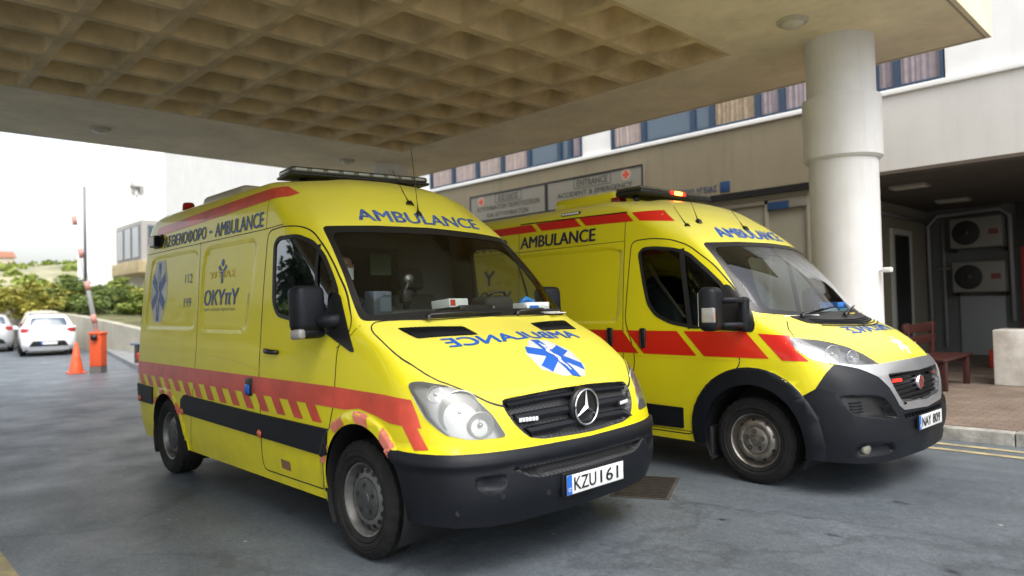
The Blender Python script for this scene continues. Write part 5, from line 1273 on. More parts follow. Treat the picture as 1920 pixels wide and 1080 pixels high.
    b = MB(); b.box(p.x-.035, p.x+.04, p.y-.028, p.y-.008, .87, .94, bev=.012); b.build("socket_flap", BLUE, f_)
    p = S.hit(-3.52, 2.15, 'R'); b = MB(); b.prism([(-3.71, p.y+.02, 2.10), (-3.50, p.y+.02, 2.10), (-3.44, p.y+.02, 2.165), (-3.50, p.y+.02, 2.225), (-3.71, p.y+.02, 2.225)], (0, -.035, 0)); b.prism([(-3.70, p.y-.012, 2.11), (-3.55, p.y-.012, 2.11), (-3.55, p.y-.012, 2.215), (-3.70, p.y-.012, 2.215)], (.02, -.05, 0)); sl = b.build("scene_light", BLACK, root)
    b = MB(); b.box(-3.675, -3.545, p.y-.068, p.y-.0625, 2.12, 2.205); b.build("lamp_face", LEDDIM, sl)
    # roof equipment
    BM = Matrix.Translation((-1.42, -.06, 2.478)) @ Matrix.Rotation(R(-7), 4, 'Z') @ Matrix.Rotation(R(.8), 4, 'X')
    lb = MB(); lb.box(-.16, .16, -.61, .61, .035, .058, M=BM, bev=.011)
    for y in (-.45, .45): lb.tube([BM @ Vector((0, y, -.04)), BM @ Vector((0, y, .045))], .035)
    lo = lb.build("light_bar", BLACK, root)
    lt = MB(); lt.box(-.15, .15, -.60, .60, .052, .108, M=BM, bev=.026); lt.build("lens_cover", BARTOP, lo)
    ld = MB()
    for k in range(9): y = -.52+1.04*k/8; ld.box(.148, .1525, y-.045, y+.045, .072, .092, M=BM, bev=.002)
    ld.build("lamp_heads", LEDDIM, lo)
    b = MB(); b.box(-3.75, -2.75, -.45, .45, 2.48, 2.66, bev=.07); b.build("air_conditioner", mat("beige_pod", (.40, .36, .26), .5), root)
    b = MB(); b.lathe([(.075, 2.44), (.075, 2.47), (.06, 2.475), (.056, 2.545), (.045, 2.565), (0, 2.57)], 20, 'z', Matrix.Translation((-3.62, -.62, 0))); b.build("beacon", REDLENS, root)
    p = S.hit(-.03, 2.17, 'F'); whip(root, p, (p.x-.16, .03, 2.70), 0); p = S.hit(-.06, 2.25, 'F'); whip(root, p, (p.x-.30, .0, 2.56), 1)
    for m_, sy in (('R', -1), ('L', 1)):
        wheel(root, 0, sy, .345, .235, .955, 'slots'); wheel(root, -3.25, sy, .345, .235, .955, 'slots')
        well(root, .06, .40, .412, sy, .975, .60); well(root, -3.21, .345, .402, sy, .97, .60)
        b = MB(); b.box(-3.66, -3.60, sy*.78-.12, sy*.78+.16, .20, .62, bev=.01); b.build("mudflap", RUBBER, root)
    b = MB(); b.box(-4.0, -3.62, -.84, .84, .27, .40); b.box(-2.80, -.40, -.90, .90, .27, .40); b.box(-3.6, .45, -.58, .58, .28, .40); b.box(.40, .74, -.62, .62, .26, .40); b.build("underbody", RUBBER, root)
    wiper(root, S, (.125, -.52, 1.405), (.095, .12, 1.425)); wiper(root, S, (.10, .28, 1.41), (.03, .80, 1.435))
    # cab
    interior(root, .17, .62, .10, 1.385, -.42, .86, -1.36)
    pt = MB()
    pt.prism([(-1.40, -.93, .6), (-1.40, -.30, .6), (-1.40, -.30, 2.40), (-1.40, -.76, 2.36), (-1.40, -.86, 2.2), (-1.40, -.90, 1.8), (-1.40, -.94, 1.3)], (.03, 0, 0)); pt.prism([(-1.40, .93, .6), (-1.40, .34, .6), (-1.40, .34, 2.40), (-1.40, .76, 2.36), (-1.40, .86, 2.2), (-1.40, .90, 1.8), (-1.40, .94, 1.3)], (.03, 0, 0)); pt.box(-1.40, -1.37, -.30, .34, .6, 1.15); pt.box(-1.40, -1.37, -.30, .34, 1.98, 2.42)
    pt.box(-1.37, -1.345, -.33, -.29, 1.1, 2.05); pt.box(-1.37, -1.345, .30, .35, 1.1, 2.05)
    po = pt.build("partition", PARTN, root)
    b = MB(); b.box(-1.36, -1.35, .02, .22, 1.75, 1.93); b.build("notice", mat("notice_green", (.09, .13, .07), .6), po)
    rc = MB(); rc.box(-4.0, -1.4, -.88, .88, .6, .63); rc.build("patient_floor", TRIM, root)
    return root, S
# ------------------------------------------------------------------ second ambulance: newer van
HLBACK = mat("headlight_housing", (.20, .205, .21), .35, metal=.5)
def build_new():
    root = empty("ambulance", (.917, 3.078, 0), R(-2.2307))
    tag(root, "yellow ambulance behind with bright red band and lit red roof lamp, plate NAY 809", "ambulance", "ambulances parked under the canopy")
    S = Shell(V2)
    acx, acz, ari, aro = .04, .365, .435, .575
    arches = [(acx, acz, ari, aro), (-3.45, .35, .42, .50)]
    for m_ in 'RL':
        for cx, cz, ri, ro in arches: S.push(circle(cx, cz, ro, 48), circle(cx, cz, ro-.012, 48), m_, .016)
        S.push(rounded([(-4.2, 1.28), (-1.30, 1.28), (-1.26, 2.0), (-4.15, 2.02)], .05), rounded([(-4.18, 1.30), (-1.32, 1.30), (-1.285, 1.98), (-4.13, 2.0)], .05), m_, -.012)
    scoop = lambda s: rounded([(s*.97, .778), (s*.62, .75), (s*.46, .525), (s*.93, .595)], .05)
    scoop_i = lambda s: rounded([(s*.955, .757), (s*.64, .733), (s*.505, .562), (s*.915, .618)], .05)
    fogp = lambda s: rounded([(s*.93, .42), (s*.55, .40), (s*.50, .31), (s*.90, .30)], .04)
    for s_ in (-1, 1):
        S.carve(inset(scoop_i(s_), -.006), 'F', 25 if s_ < 0 else 27, lambda c: c.x > .3); S.push(scoop(s_), scoop_i(s_), 'F', -.055); S.push(fogp(s_), inset(fogp(s_), .025), 'F', -.03)
    sil = [(-.895, .985), (-.76, .94), (-.64, .875), (-.555, .79), (-.465, .65), (-.40, .615), (0, .60)]
    silt = [(-.54, .962), (-.30, .972), (0, .978)]
    silver = sil+[(-y, z) for y, z in sil[::-1][1:]]+[(.90, .99)]+[(-y, z) for y, z in silt]+silt[::-1][1:]+[(-.72, .962)]
    gr = rounded([(-.53, .890), (0, .887), (.53, .890), (.50, .78), (.42, .675), (0, .652), (-.42, .675), (-.50, .78)], .03)
    S.carve(gr, 'F', 10, lambda c: c.x > .5); S.push(gr, inset(gr, .016), 'F', -.05)
    lg = rounded([(-.42, .585), (.42, .585), (.40, .545), (-.40, .545)], .012)
    S.carve(lg, 'F', 21, lambda c: c.x > .5); S.push(lg, inset(lg, .008), 'F', -.03)
    S.ready()
    door = [(-1.215, 1.30), (-1.195, 1.63), (-1.165, 2.045), (-.95, 2.055), (-.74, 2.03), (-.56, 1.965), (-.33, 1.79), (-.14, 1.585), (-.065, 1.47), (-.05, 1.21), (-.05, .95), (-.10, .90), (-.36, .78), (-.52, .45), (-.53, .33), (-1.22, .33), (-1.10, .96), (-1.14, 1.12)]
    win = rounded([(-1.09, 1.93), (-1.03, 1.98), (-.90, 1.98), (-.68, 1.95), (-.54, 1.90), (-.36, 1.745), (-.205, 1.60), (-.20, 1.44), (-.25, 1.26), (-.46, 1.235), (-.71, 1.275), (-.88, 1.345), (-.97, 1.45), (-1.03, 1.66)], .05, 3)
    tri = rounded([(-.215, 1.61), (-.17, 1.60), (.03, 1.37), (.075, 1.27), (.065, 1.215), (-.26, 1.23), (-.26, 1.50)], .03, 2)
    hlr = [(.34, -.965, 1.165), (.38, -.935, 1.175), (.51, -.80, 1.14), (.66, -.66, 1.09), (.755, -.59, 1.03), (.835, -.54, .962), (.75, -.73, .962), (.62, -.89, .985), (.52, -.95, 1.01), (.42, -.98, 1.075)]
    hl2 = rounded([((x+y)*Q, z) for x, y, z in hlr], .02, 3)
    bon = [(.24, -.78), (.30, -.88), (.38, -.935), (.51, -.80), (.66, -.66), (.755, -.59), (.84, -.53), (.87, -.30), (.885, -.10)]
    bon = bon+[(x, -y) for x, y in bon[::-1]]+[(.37, .55), (.43, .2), (.43, -.2), (.37, -.55)]
    bonf = lambda c: c.x > .1 and .93 < c.z < 1.40
    wso = rounded([(-.935, 1.372), (-.80, 1.352), (-.48, 1.325), (0, 1.322), (.48, 1.325), (.80, 1.352), (.935, 1.372), (.872, 1.98), (.45, 1.995), (0, 2.0), (-.45, 1.995), (-.872, 1.98)], .04, 3)
    wsi = rounded([(-.88, 1.41), (-.70, 1.385), (-.48, 1.365), (0, 1.36), (.48, 1.365), (.70, 1.385), (.88, 1.41), (.825, 1.935), (.45, 1.955), (0, 1.96), (-.45, 1.955), (-.825, 1.935)], .06, 4)
    cowl = rounded([(-.70, 1.333), (-.48, 1.327), (0, 1.324), (.48, 1.327), (.70, 1.333), (.62, 1.272), (0, 1.245), (-.62, 1.272)], .02, 2)
    deco = empty("body_markings", parent=root)
    for m_ in 'RL':
        def band(x0, x1, sl0, sl1): return [(x0, 1.215), (x1, 1.215), (x1+sl1, 1.01), (x0+sl0, 1.01)]
        k = .20
        def par(a, b): return [(a, 1.218), (b, 1.218), (b+k, 1.01), (a+k, 1.01)]
        S.sticker("red_band", [[(-4.3, 1.22), (-1.25, 1.22), (-1.25+.19, 1.012), (-4.3, 1.012)], par(-1.20, -.645), par(-.575, .0), [(.10, 1.205), (.335, 1.19), (.40, 1.08), (.50, 1.0), (.305, 1.0)]], m_, TAPE2, deco)
        S.sticker("roof_stripe", [[(-4.1, 2.36), (-3.12, 2.355), (-3.07, 2.265), (-4.1, 2.27)] if 0 else [(-4.1, 2.345), (-2.56, 2.345), (-2.45, 2.258), (-4.1, 2.26)], [(-2.49, 2.345), (-1.92, 2.34), (-1.81, 2.25), (-2.38, 2.258)], [(-1.86, 2.34), (-1.25, 2.325), (-1.15, 2.235), (-1.75, 2.25)], [(-1.185, 2.32), (-.93, 2.325), (-.76, 2.20), (-1.075, 2.23)]], m_, TAPE2, deco)
        fl = m_ == 'L'
        S.lettering("side_lettering", "AMBULANCE", m_, box_map(-2.70, -1.61, 2.085, 2.215, fl), NAVY, deco, bold=.035)
        S.lettering("side_lettering", "ΑΣΘΕΝΟΦΟΡΟ", m_, box_map(-4.05, -2.92, 2.085, 2.215, fl), NAVY, deco, bold=.035)
        S.lettering("service_initials", "ΟΚΥπΥ", m_, box_map(-3.62, -2.82, 1.47, 1.63, fl), NAVY, deco, bold=.028, shear=.1)
        S.sticker("service_emblem", [[(-3.24, 1.70), (-3.20, 1.70), (-3.198, 1.78), (-3.12, 1.86), (-3.16, 1.88), (-3.22, 1.82), (-3.28, 1.88), (-3.32, 1.86), (-3.242, 1.78)]], m_, NAVY, deco)
        S.seam("door_seam", rounded(door, .07, 4), m_, deco, .010, closed=True)
        S.seam("sliding_door_seam", [(-1.245, 2.33), (-1.245, 1.6), (-1.235, 1.04), (-1.24, .6), (-1.27, .34)], m_, deco, .007)
        S.seam("sliding_door_seam", [(-2.745, 2.36), (-2.72, 2.1), (-2.70, 1.3), (-2.70, .34)], m_, deco, .006)
        S.seam("drip_rail", [(-2.74, 2.362), (-1.25, 2.332)], m_, deco, .014, BLACK)
        S.seam("roof_seam", [(-4.2, 2.045), (-1.24, 2.055)], m_, deco, .005)
        S.seam("roof_seam", [(-1.245, 2.33), (-1.24, 2.46)], m_, deco, .004)
        S.seam("wing_seam", [(.075, 1.30), (.16, 1.36)], m_, deco, .004)
        S.seam("waist_crease", [(-4.2, .985), (-1.2, .985), (-.5, .985), (.0, .985)], m_, deco, .006, YTAPE)
        S.seam("sill_seam", [(-2.7, .36), (-.53, .355)], m_, deco, .006)
    S.seam("bonnet_seam", rounded(bon[9:]+bon[:9], .05, 4)[4:-4] if 0 else [(.82, .545), (.755, .59), (.66, .66), (.51, .80), (.38, .935), (.30, .88), (.24, .78)], 'T', deco, .009); S.seam("bonnet_seam", [(.82, -.545), (.755, -.59), (.66, -.66), (.51, -.80), (.38, -.935), (.30, -.88), (.24, -.78)], 'T', deco, .009)
    S.lettering("front_lettering", "AMBULANCE", 'F', lambda a, b: (-.62+1.08*a, 2.035+.10*b), BLUE, deco, bold=.03)
    S.lettering("bonnet_lettering", "AMBULANCE", 'T', lambda a, b: (.645-.11*b-.04*((a-.5)*2)**2, .42-.84*a), BLUE, deco, bold=.010)
    S.sticker("pale_life_star", star_polys(.80, .0, .075, .095, 90, .40), 'T', mat("pale_grey_vinyl", (.46, .48, .50), .5), deco, .0025)
    okF = lambda c: c.x > -1.0
    S.carve(wso, 'F', 2, okF); S.carve(wsi, 'F', 1, okF, only=(2,)); S.carve(cowl, 'F', 23, okF, only=(0, 2))
    S.carve(bon, 'T', 9, bonf, .15, only=(0,))
    front = lambda c: c.x > .3
    bump = [(.64, .97), (.555, .80), (.385, .695), (.30, .20), (1.2, .20), (1.2, .97)]
    for m_ in 'RL': S.carve(bump, m_, 13, None, -.5 if 0 else .02, only=(0,))
    for f in S.bm.faces:
        c = f.calc_center_median()
        if f[S.reg] == 0 and c.x > .72 and c.z < .96: f[S.reg] = 13
    S.carve(silver, 'F', 24, lambda c: c.x > .5, only=(0, 9, 13, 23))
    S.carve(hl2, 'DR', 11, lambda c: c.x > .25 and c.y < 0); S.carve(hl2, 'DL', 12, lambda c: c.x > .25 and c.y > 0)
    rub = rounded([(-1.10, .372), (-.615, .378), (-.60, .558), (-1.10, .565)], .012)
    rub2 = rounded([(-3.0, .372), (-1.28, .372), (-1.28, .565), (-3.0, .57)], .012)
    for m_, a in (('R', 3), ('L', 4)):
        for (cx, cz, ri, ro), rg in zip(arches, (26, 36)):
            c_ = circle(cx, cz, ro-.004, 48); S.carve(c_, m_, rg+a, lambda c: c.z < 1.1, .2, only=(0,))
        S.carve(door, m_, a, lim=.25, only=(0,)); S.carve(win, m_, a+2, lim=.25); S.carve(inset(win, .03), m_, a+4, lim=.25, only=(a+2,))
        S.carve(tri, m_, a+12, lim=.15); S.carve(rub, m_, a+14, lim=.3); S.carve(rub2, m_, a+14, lim=.3)
        for cx, cz, ri, ro in arches: S.carve(circle(cx, cz, ri, 48), m_, 99, None, .2)
    for f in S.bm.faces:
        c = f.calc_center_median()
        if f[S.reg] in (0, 3, 4) and c.z < .37 and any(math.hypot(c.x-cx, c.z-cz) < ri+.03 for cx, cz, ri, ro in arches): f[S.reg] = 99
    S.drop((99,)); S.bm.normal_update()
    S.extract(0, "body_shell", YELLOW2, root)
    S.extract(2, "windscreen_frame", BLACK, root, -.002); S.extract(1, "windscreen", glass("windscreen_glass_new", (.78, .88, .82), 1.35), root, -.005)
    co = S.extract(23, "cowl", BLACK, root, .006, .01)
    fin = MB()
    for k in range(5):
        pts = [S.hit(-.56+1.12*j/16, 1.298-.012*k-.018*(1-((j-8)/8)**2), 'F', .010) for j in range(17)]
        if all(pts): fin.tube(pts, .0045, 5)
    fin.build("cowl_fins", PLASTIC, co)
    for a in (3, 4):
        m_ = 'R' if a == 3 else 'L'; sy = -1 if a == 3 else 1
        d = S.extract(a, "cab_door", YELLOW2, root, 0)
        S.extract(a+2, "window_seal", RUBBER, d, .002, .02); S.extract(a+4, "side_window", glass("door_glass_new", (.42, .47, .45), .9), d, -.006)
        S.extract(a+12, "mirror_base", BLACK, d, .006, .02)
        S.extract(26+a, "arch_trim", PLASTIC, root, .003, .05); S.extract(36+a, "arch_trim", PLASTIC, root, .003, .05); S.extract(a+14, "rubbing_strip", PLASTIC, root, .012, .014)
        S.seam("window_divider", [(-.615, 1.935), (-.505, 1.24)], m_, d, .05, RUBBER, .004)
        for x in (-1.395, -1.01):
            p = S.hit(x, 1.145, m_); b = MB(); b.box(p.x-.035, p.x+.035, p.y-.012, p.y+.012, 1.055, 1.24, bev=.018); b.box(p.x-.017, p.x+.017, p.y+sy*.012-.008, p.y+sy*.024+.008, 1.07, 1.225, bev=.010); b.build("door_handle", BLACK, root if x < -1.2 else d)
        # big mirror on two arms
        b = MB(); Mx = Matrix.Translation((-.09, -1.32, 1.385) if sy < 0 else (-.42, 1.16, 1.385)) @ Matrix.Rotation(R(sy*-14), 4, 'Z')
        b.box(-.09, .06, -.115, .105, -.15, .195, M=Mx, bev=.05)
        for z in (1.475, 1.275): b.tube([(-.06, -1.24, z), (.0, -1.08, z), (-.005, -.96, z-.01)] if sy < 0 else [(-.39, 1.10, z), (-.30, 1.04, z), (-.18, .99, z-.01)], [.028, .024, .03], 8)
        b.box(-.045, .03, -1.045, -.955, 1.22, 1.50, bev=.03) if sy < 0 else b.box(-.24, -.15, .96, 1.04, 1.24, 1.50, bev=.03)
        mo = b.build("wing_mirror", PLASTIC, root)
        g = MB(); g.box(-.092, -.088, -.08, .075, -.11, .15, M=Mx); g.build("mirror_glass", CHROME, mo)
        l = MB(); l.box(-.02, .063, sy*.075-.03, sy*.075+.03, -.09, .035, M=Mx, bev=.012) if 0 else l.box(-.055, .05, sy*.095-.025, sy*.095+.026, -.085, .035, M=Mx, bev=.012); l.build("indicator_lens", INDIC, mo); l = MB(); l.box(-.02, .0505, -.112, -.08, -.06, -.01, M=Mx, bev=.008); l.build("orange_bulb", ORLENS, mo) if sy < 0 else None
    S.extract(9, "bonnet", YELLOW2, root, 0)
    go = S.extract(10, "grille", mesh_grille("grille_mesh_new"), root)
    for kz in range(6):
        bars = MB()
        z0 = .868-.036*kz; hw = .50-.012*kz*(1 if kz < 3 else 1.6); prev = None
        for k in range(21):
            y = -hw+2*hw*k/20; o1 = S.hit(y, z0, 'F')
            if o1 is None: prev = None; continue
            dz = -.004*(y/hw)**2*4
            cur = [o1+Vector((.0, 0, dz)), o1+Vector((.032, 0, .002+dz)), o1+Vector((.036, 0, -.010+dz)), o1+Vector((.0, 0, -.020+dz))]
            if prev:
                for i in range(3): bars.add([prev[i], cur[i], cur[i+1], prev[i+1]], [(0, 1, 2, 3)])
            prev = cur
        bars.build("grille_bar", BLACK, go)
    p = S.hit(0, .79, 'F'); q = Matrix.Translation((p.x+.035, 0, .79))
    b = MB(); b.lathe([(.060, -.03), (.060, .004), (.055, .010), (.050, .006), (.0, .006)], 28, 'x', q); bo_ = b.build("round_badge", CHROME, root)
    b = MB(); b.disc((p.x+.035+.0075, 0, .79), (1, 0, 0), .048, 28); b.build("badge_face", mat("badge_red", (.22, .012, .02), .35, coat=.5), bo_)
    flat_text("badge_letters", "FIAT", (p.x+.0435, -.034, .775), (0, .068, 0), (0, 0, .032), CHROME, bo_, .0)
    for y, mm in ((-.40, REDLIT), (.40, REDLENS)):
        pg = S.hit(y, .835, 'F'); led_module(root, pg.x+.036, y, .835, .12, .022, mm, R(-12 if y < 0 else 12))
    sv = S.extract(24, "front_trim", SILVER, root, .010, .02)
    rr = [((.60, -.78, 1.05), .062, (1, -.6, .15)), ((.70, -.67, 1.02), .052, (1, -.5, .15))]
    light_unit(root, "headlight", S, 11, 'DR', rr, LENS2, .05, HLBACK)
    light_unit(root, "headlight", S, 12, 'DL', [((p_[0], -p_[1], p_[2]), r, (d_[0], -d_[1], d_[2])) for p_, r, d_ in rr], LENS2, .05, HLBACK)
    bo = S.extract(13, "front_bumper", PLASTIC, root, .006, .03)
    S.extract(21, "lower_grille", BLACK, bo); S.extract(25, "air_scoop", BLACK, bo); S.extract(27, "air_scoop", BLACK, bo)
    for k in range(4):
        pts = [S.hit(y, .70-.022*k-.01*(abs(y)-.75)*2, 'F', .012) for y in (-.88, -.84, -.80)]
        if all(pts): sc = MB(); sc.tube(pts, .006, 6); sc.build("scoop_fin", PLASTIC, bo)
    for k in range(-6, 7):
        pp = S.hit(k*.06, .565, 'F')
        if pp: sc = MB(); sc.box(pp.x, pp.x+.035, k*.06-.005, k*.06+.005, .548, .582); sc.build("grille_rib", PLASTIC, bo)
    for y in (-.80, .80):
        pf = S.hit(y, .365, 'F'); b = MB(); q = Vector((1, y*.35, 0)).to_track_quat('Z', 'Y').to_matrix().to_4x4(); q.translation = pf+Vector((.004, 0, 0)); b.lathe([(.045, -.02), (.045, .006), (.034, .012), (.0, .018)], 20, 'z', q, 0); b.build("fog_lamp", LEDDIM, root)
    ps = S.hit(0, .50, 'F'); plate(root, ps.x+.010, .503, ("NAY", "809"))
    # roof
    lb = MB(); lb.box(-1.62, -1.28, -.62, .62, 2.545, 2.60, bev=.022)
    for y in (-.5, .5): lb.tube([(-1.44, y, 2.47), (-1.44, y, 2.56)], .03)
    lo = lb.build("light_bar", BLACK, root)
    lt = MB(); lt.box(-1.61, -1.29, -.615, .615, 2.592, 2.625, bev=.014); lt.build("lens_cover", BARTOP, lo)
    b = MB(); b.box(-1.31, -1.268, -.07, .06, 2.575, 2.612, bev=.008); b.build("lit_lamp", AMBLIT, lo)
    b = MB(); b.box(-1.315, -1.272, .065, .12, 2.575, 2.61, bev=.008); b.box(-1.315, -1.272, -.13, -.075, 2.575, 2.61, bev=.008); b.build("red_lamps", REDLIT, lo)
    b = MB(); b.box(-2.62, -1.72, -.50, .42, 2.47, 2.65, bev=.07); b.build("roof_pod", YELLOW2, root)
    b = MB(); b.box(-1.76, -1.64, -.52, -.40, 2.50, 2.565, bev=.015); b.build("beacon", REDLENS, root)
    p = S.hit(-2.0, 2.40, 'R'); b = MB(); b.box(-2.12, -1.86, p.y-.018, p.y+.01, 2.382, 2.415, bev=.008); o = b.build("marker_lamp", BLACK, root)
    b = MB()
    for k in range(6): b.box(-2.105+.04*k, -2.075+.04*k, p.y-.021, p.y-.017, 2.39, 2.408)
    b.build("lamp_face", LED, o)
    for (x, y, z), tip, kd in (((-.68, -.80, 2.15), (-.90, -.68, 2.36), 0), ((-.66, -.64, 2.19), (-.78, -.62, 2.47), 1), ((-.50, -.12, 2.14), (-.66, -.13, 2.37), 1)):
        pp = S.hit(y, z, 'F'); tip = Vector(tip)+(pp-Vector((x, y, z))); whip(root, pp, tip, kd)
    for m_, sy in (('R', -1), ('L', 1)):
        wheel(root, 0.02, sy, .345, .235, .965, 'round'); wheel(root, -3.45, sy, .345, .235, .965, 'round')
        well(root, acx, acz, .44, sy, 1.0, .58); well(root, -3.45, .35, .43, sy, 1.0, .58)
        b = MB(); b.box(-.39, -.35, sy*.86-.11, sy*.86+.11, .13, .42, bev=.012); b.build("mudflap", RUBBER, root)
    b = MB(); b.box(-4.3, -3.9, -.84, .84, .27, .40); b.box(-3.02, -.42, -.92, .92, .27, .40); b.box(-4., .5, -.56, .56, .27, .40); b.box(.46, .8, -.75, .75, .25, .40); b.build("underbody", RUBBER, root)
    wiper(root, S, S.hit(-.58, 1.322, 'F', .012), S.hit(-.02, 1.385, 'F', .015)); wiper(root, S, S.hit(.0, 1.318, 'F', .012), S.hit(.56, 1.385, 'F', .015))
    interior(root, .33, .60, .36, 1.285, -.43, .90, -1.40)
    pt = MB(); pt.prism([(-1.44, -.97, .6), (-1.44, .97, .6), (-1.44, .96, 1.45), (-1.44, -.96, 1.45)], (.03, 0, 0)); pt.prism([(-1.44, -.96, 1.45), (-1.44, -.25, 1.45), (-1.44, -.25, 2.42), (-1.44, -.80, 2.38), (-1.44, -.89, 2.2), (-1.44, -.93, 1.9)], (.03, 0, 0)); pt.prism([(-1.44, .96, 1.45), (-1.44, .35, 1.45), (-1.44, .35, 2.42), (-1.44, .80, 2.38), (-1.44, .89, 2.2), (-1.44, .93, 1.9)], (.03, 0, 0)); pt.build("partition", PARTN, root)
    b = MB(); b.box(-4.3, -1.45, -.9, .9, .58, .61); b.build("patient_floor", TRIM, root)
    b = MB(); b.tube([(-1.20, -.66, 1.86), (-1.12, -.60, 1.66), (-.95, -.45, 1.32)], .022, 6); b.build("seat_belt", mat("belt_tan", (.22, .17, .11), .7), root)
    b = MB(); b.box(-.42, -.36, -.10, .10, 1.86, 1.95, bev=.02); b.build("sensor_housing", BLACK, root)
    return root, S
# ------------------------------------------------------------------ build both ambulances
old_root, OS = build_old()
new_root, NS = build_new()

# ------------------------------------------------------------------ driver in the first ambulance
def person():
    SK = mat("skin", (.36, .19, .125), .55, var=.08, scale=20); SH = mat("navy_shirt", (.012, .016, .03), .8)
    J = {0: ((-1.06, -.45, 1.02), .155), 1: ((-1.10, -.45, 1.22), .15), 2: ((-1.08, -.45, 1.42), .17), 3: ((-1.05, -.46, 1.55), .10), 4: ((-1.02, -.47, 1.63), .058), 5: ((-.985, -.475, 1.71), .084), 6: ((-.985, -.475, 1.795), .104), 7: ((-.995, -.475, 1.862), .088),
         8: ((-1.06, -.65, 1.49), .078), 9: ((-.95, -.70, 1.27), .056), 10: ((-.72, -.64, 1.26), .042), 11: ((-.62, -.60, 1.33), .036),
         12: ((-1.06, -.27, 1.49), .078), 13: ((-.95, -.22, 1.27), .056), 14: ((-.74, -.28, 1.26), .042), 15: ((-.63, -.31, 1.35), .036),
         16: ((-.93, -.56, .99), .105), 17: ((-.62, -.58, 1.02), .085), 18: ((-.50, -.58, .72), .055), 19: ((-.93, -.34, .99), .105), 20: ((-.62, -.32, 1.02), .085), 21: ((-.50, -.32, .72), .055)}
    E_ = [(0, 1), (1, 2), (2, 3), (3, 4), (4, 5), (5, 6), (6, 7), (2, 8), (8, 9), (9, 10), (10, 11), (2, 12), (12, 13), (13, 14), (14, 15), (0, 16), (16, 17), (17, 18), (0, 19), (19, 20), (20, 21)]
    # fingers closing on the wheel rim
    n = 22
    for hand, sy in ((11, 1), (15, -1)):
        hx = Vector(J[hand][0])
        for k in range(5):
            th = k == 4; o_ = Vector((0, .012, -.025)) if th else Vector((.008, 0, .03-.017*k))
            L = (.03, .024, .018) if not th else (.024, .02, .016)
            a = hx+o_+Vector((.03, 0, .0)); b_ = a+Vector((L[0], sy*.012, .004)); c = b_+Vector((-.004, sy*L[1], -.004))
            J[n] = (tuple(a), .010); J[n+1] = (tuple(b_), .0095); J[n+2] = (tuple(c), .0085); E_ += [(hand, n), (n, n+1), (n+1, n+2)]; n += 3
    me = bpy.data.meshes.new("person"); me.from_pydata([J[i][0] for i in range(n)], E_, [])
    o = bpy.data.objects.new("person", me); COL.objects.link(o)
    md = o.modifiers.new("skin", 'SKIN'); md.use_smooth_shade = True
    for i in range(n): me.skin_vertices[0].data[i].radius = (J[i][1], J[i][1]); me.skin_vertices[0].data[i].use_root = (i == 0)
    sb = o.modifiers.new("sub", 'SUBSURF'); sb.levels = 2; sb.render_levels = 2
    dg = bpy.context.evaluated_depsgraph_get(); m2 = bpy.data.meshes.new_from_object(o.evaluated_get(dg)); bpy.data.objects.remove(o)
    hc = Vector((-.985, -.475, 1.785)); fx = Vector((.93, -.36, 0)).normalized(); sdv = Vector((-fx.y, fx.x, 0))
    for v in m2.vertices:                      # shape the head: narrower, nose, brow, chin
        d = v.co-hc
        if d.length < .17 and v.co.z > 1.66:
            s_, f_ = d.dot(sdv), d.dot(fx); v.co -= sdv*s_*.10; v.co += fx*f_*.10; d = v.co-hc
            if f_ > .05:
                v.co += fx*.026*math.exp(-((s_/.016)**2+((d.z+.012)/.03)**2)) + fx*.006*math.exp(-((d.z-.028)/.014)**2) + fx*.012*math.exp(-((s_/.03)**2+((d.z+.085)/.025)**2))
                v.co -= fx*.010*math.exp(-(((abs(s_)-.032)/.014)**2+((d.z-.008)/.012)**2))
    m2.materials.append(SK); m2.materials.append(SH)
    for p in m2.polygons:
        c = p.center; p.use_smooth = True; p.material_index = 0 if (c.z > 1.60 or (c.x > -.70 and c.z > 1.12)) else 1
    o = bpy.data.objects.new("person", m2); COL.objects.link(o)
    tag(o, "bald driver with a white face mask and dark shirt behind the front ambulance's wheel", "person")
    mk_ = MB(); vs, fs = [], []; nu, nv = 11, 7
    for j in range(nv):
        for i in range(nu):
            a = R(-68+136*i/(nu-1)); z = -.098+.085*j/(nv-1); r = .098+.016*math.exp(-(a/.45)**2)*math.sin(math.pi*j/(nv-1))
            vs.append(hc+(fx*math.cos(a)*1.14+sdv*math.sin(a)*.95)*r+Vector((0, 0, z)))
    for j in range(nv-1):
        for i in range(nu-1): fs.append((j*nu+i, j*nu+i+1, (j+1)*nu+i+1, (j+1)*nu+i))
    mk_.add(vs, fs, 0, True)
    for s_ in (1, -1): mk_.tube([hc+fx*.035+sdv*s_*.083+Vector((0, 0, -.02)), hc-fx*.01+sdv*s_*.082+Vector((0, 0, .005))], .002, 5)
    mk_.build("face_mask", mat("mask_white", (.72, .75, .76), .8), o, fixn=False)
    e = MB()
    for s_ in (1, -1):
        q = Matrix.Translation(hc+fx*.083+sdv*s_*.031+Vector((0, 0, .010))); e.lathe([(.0, .011), (.008, .008), (.011, 0), (.008, -.008), (0, -.011)], 10, 'z', q)
    e.build("eyes", mat("eyes", (.10, .08, .07), .2), o)
    e = MB()
    for s_ in (1, -1):
        c = hc+sdv*s_*.090-fx*.008+Vector((0, 0, -.005)); e.lathe([(.0, -.012), (.018, -.010), (.026, 0), (.016, .006), (.0, .002)], 12, 'z', Matrix.Translation(c) @ (sdv*s_).to_track_quat('Z', 'Y').to_matrix().to_4x4())
    e.build("ears", SK, o)
person()

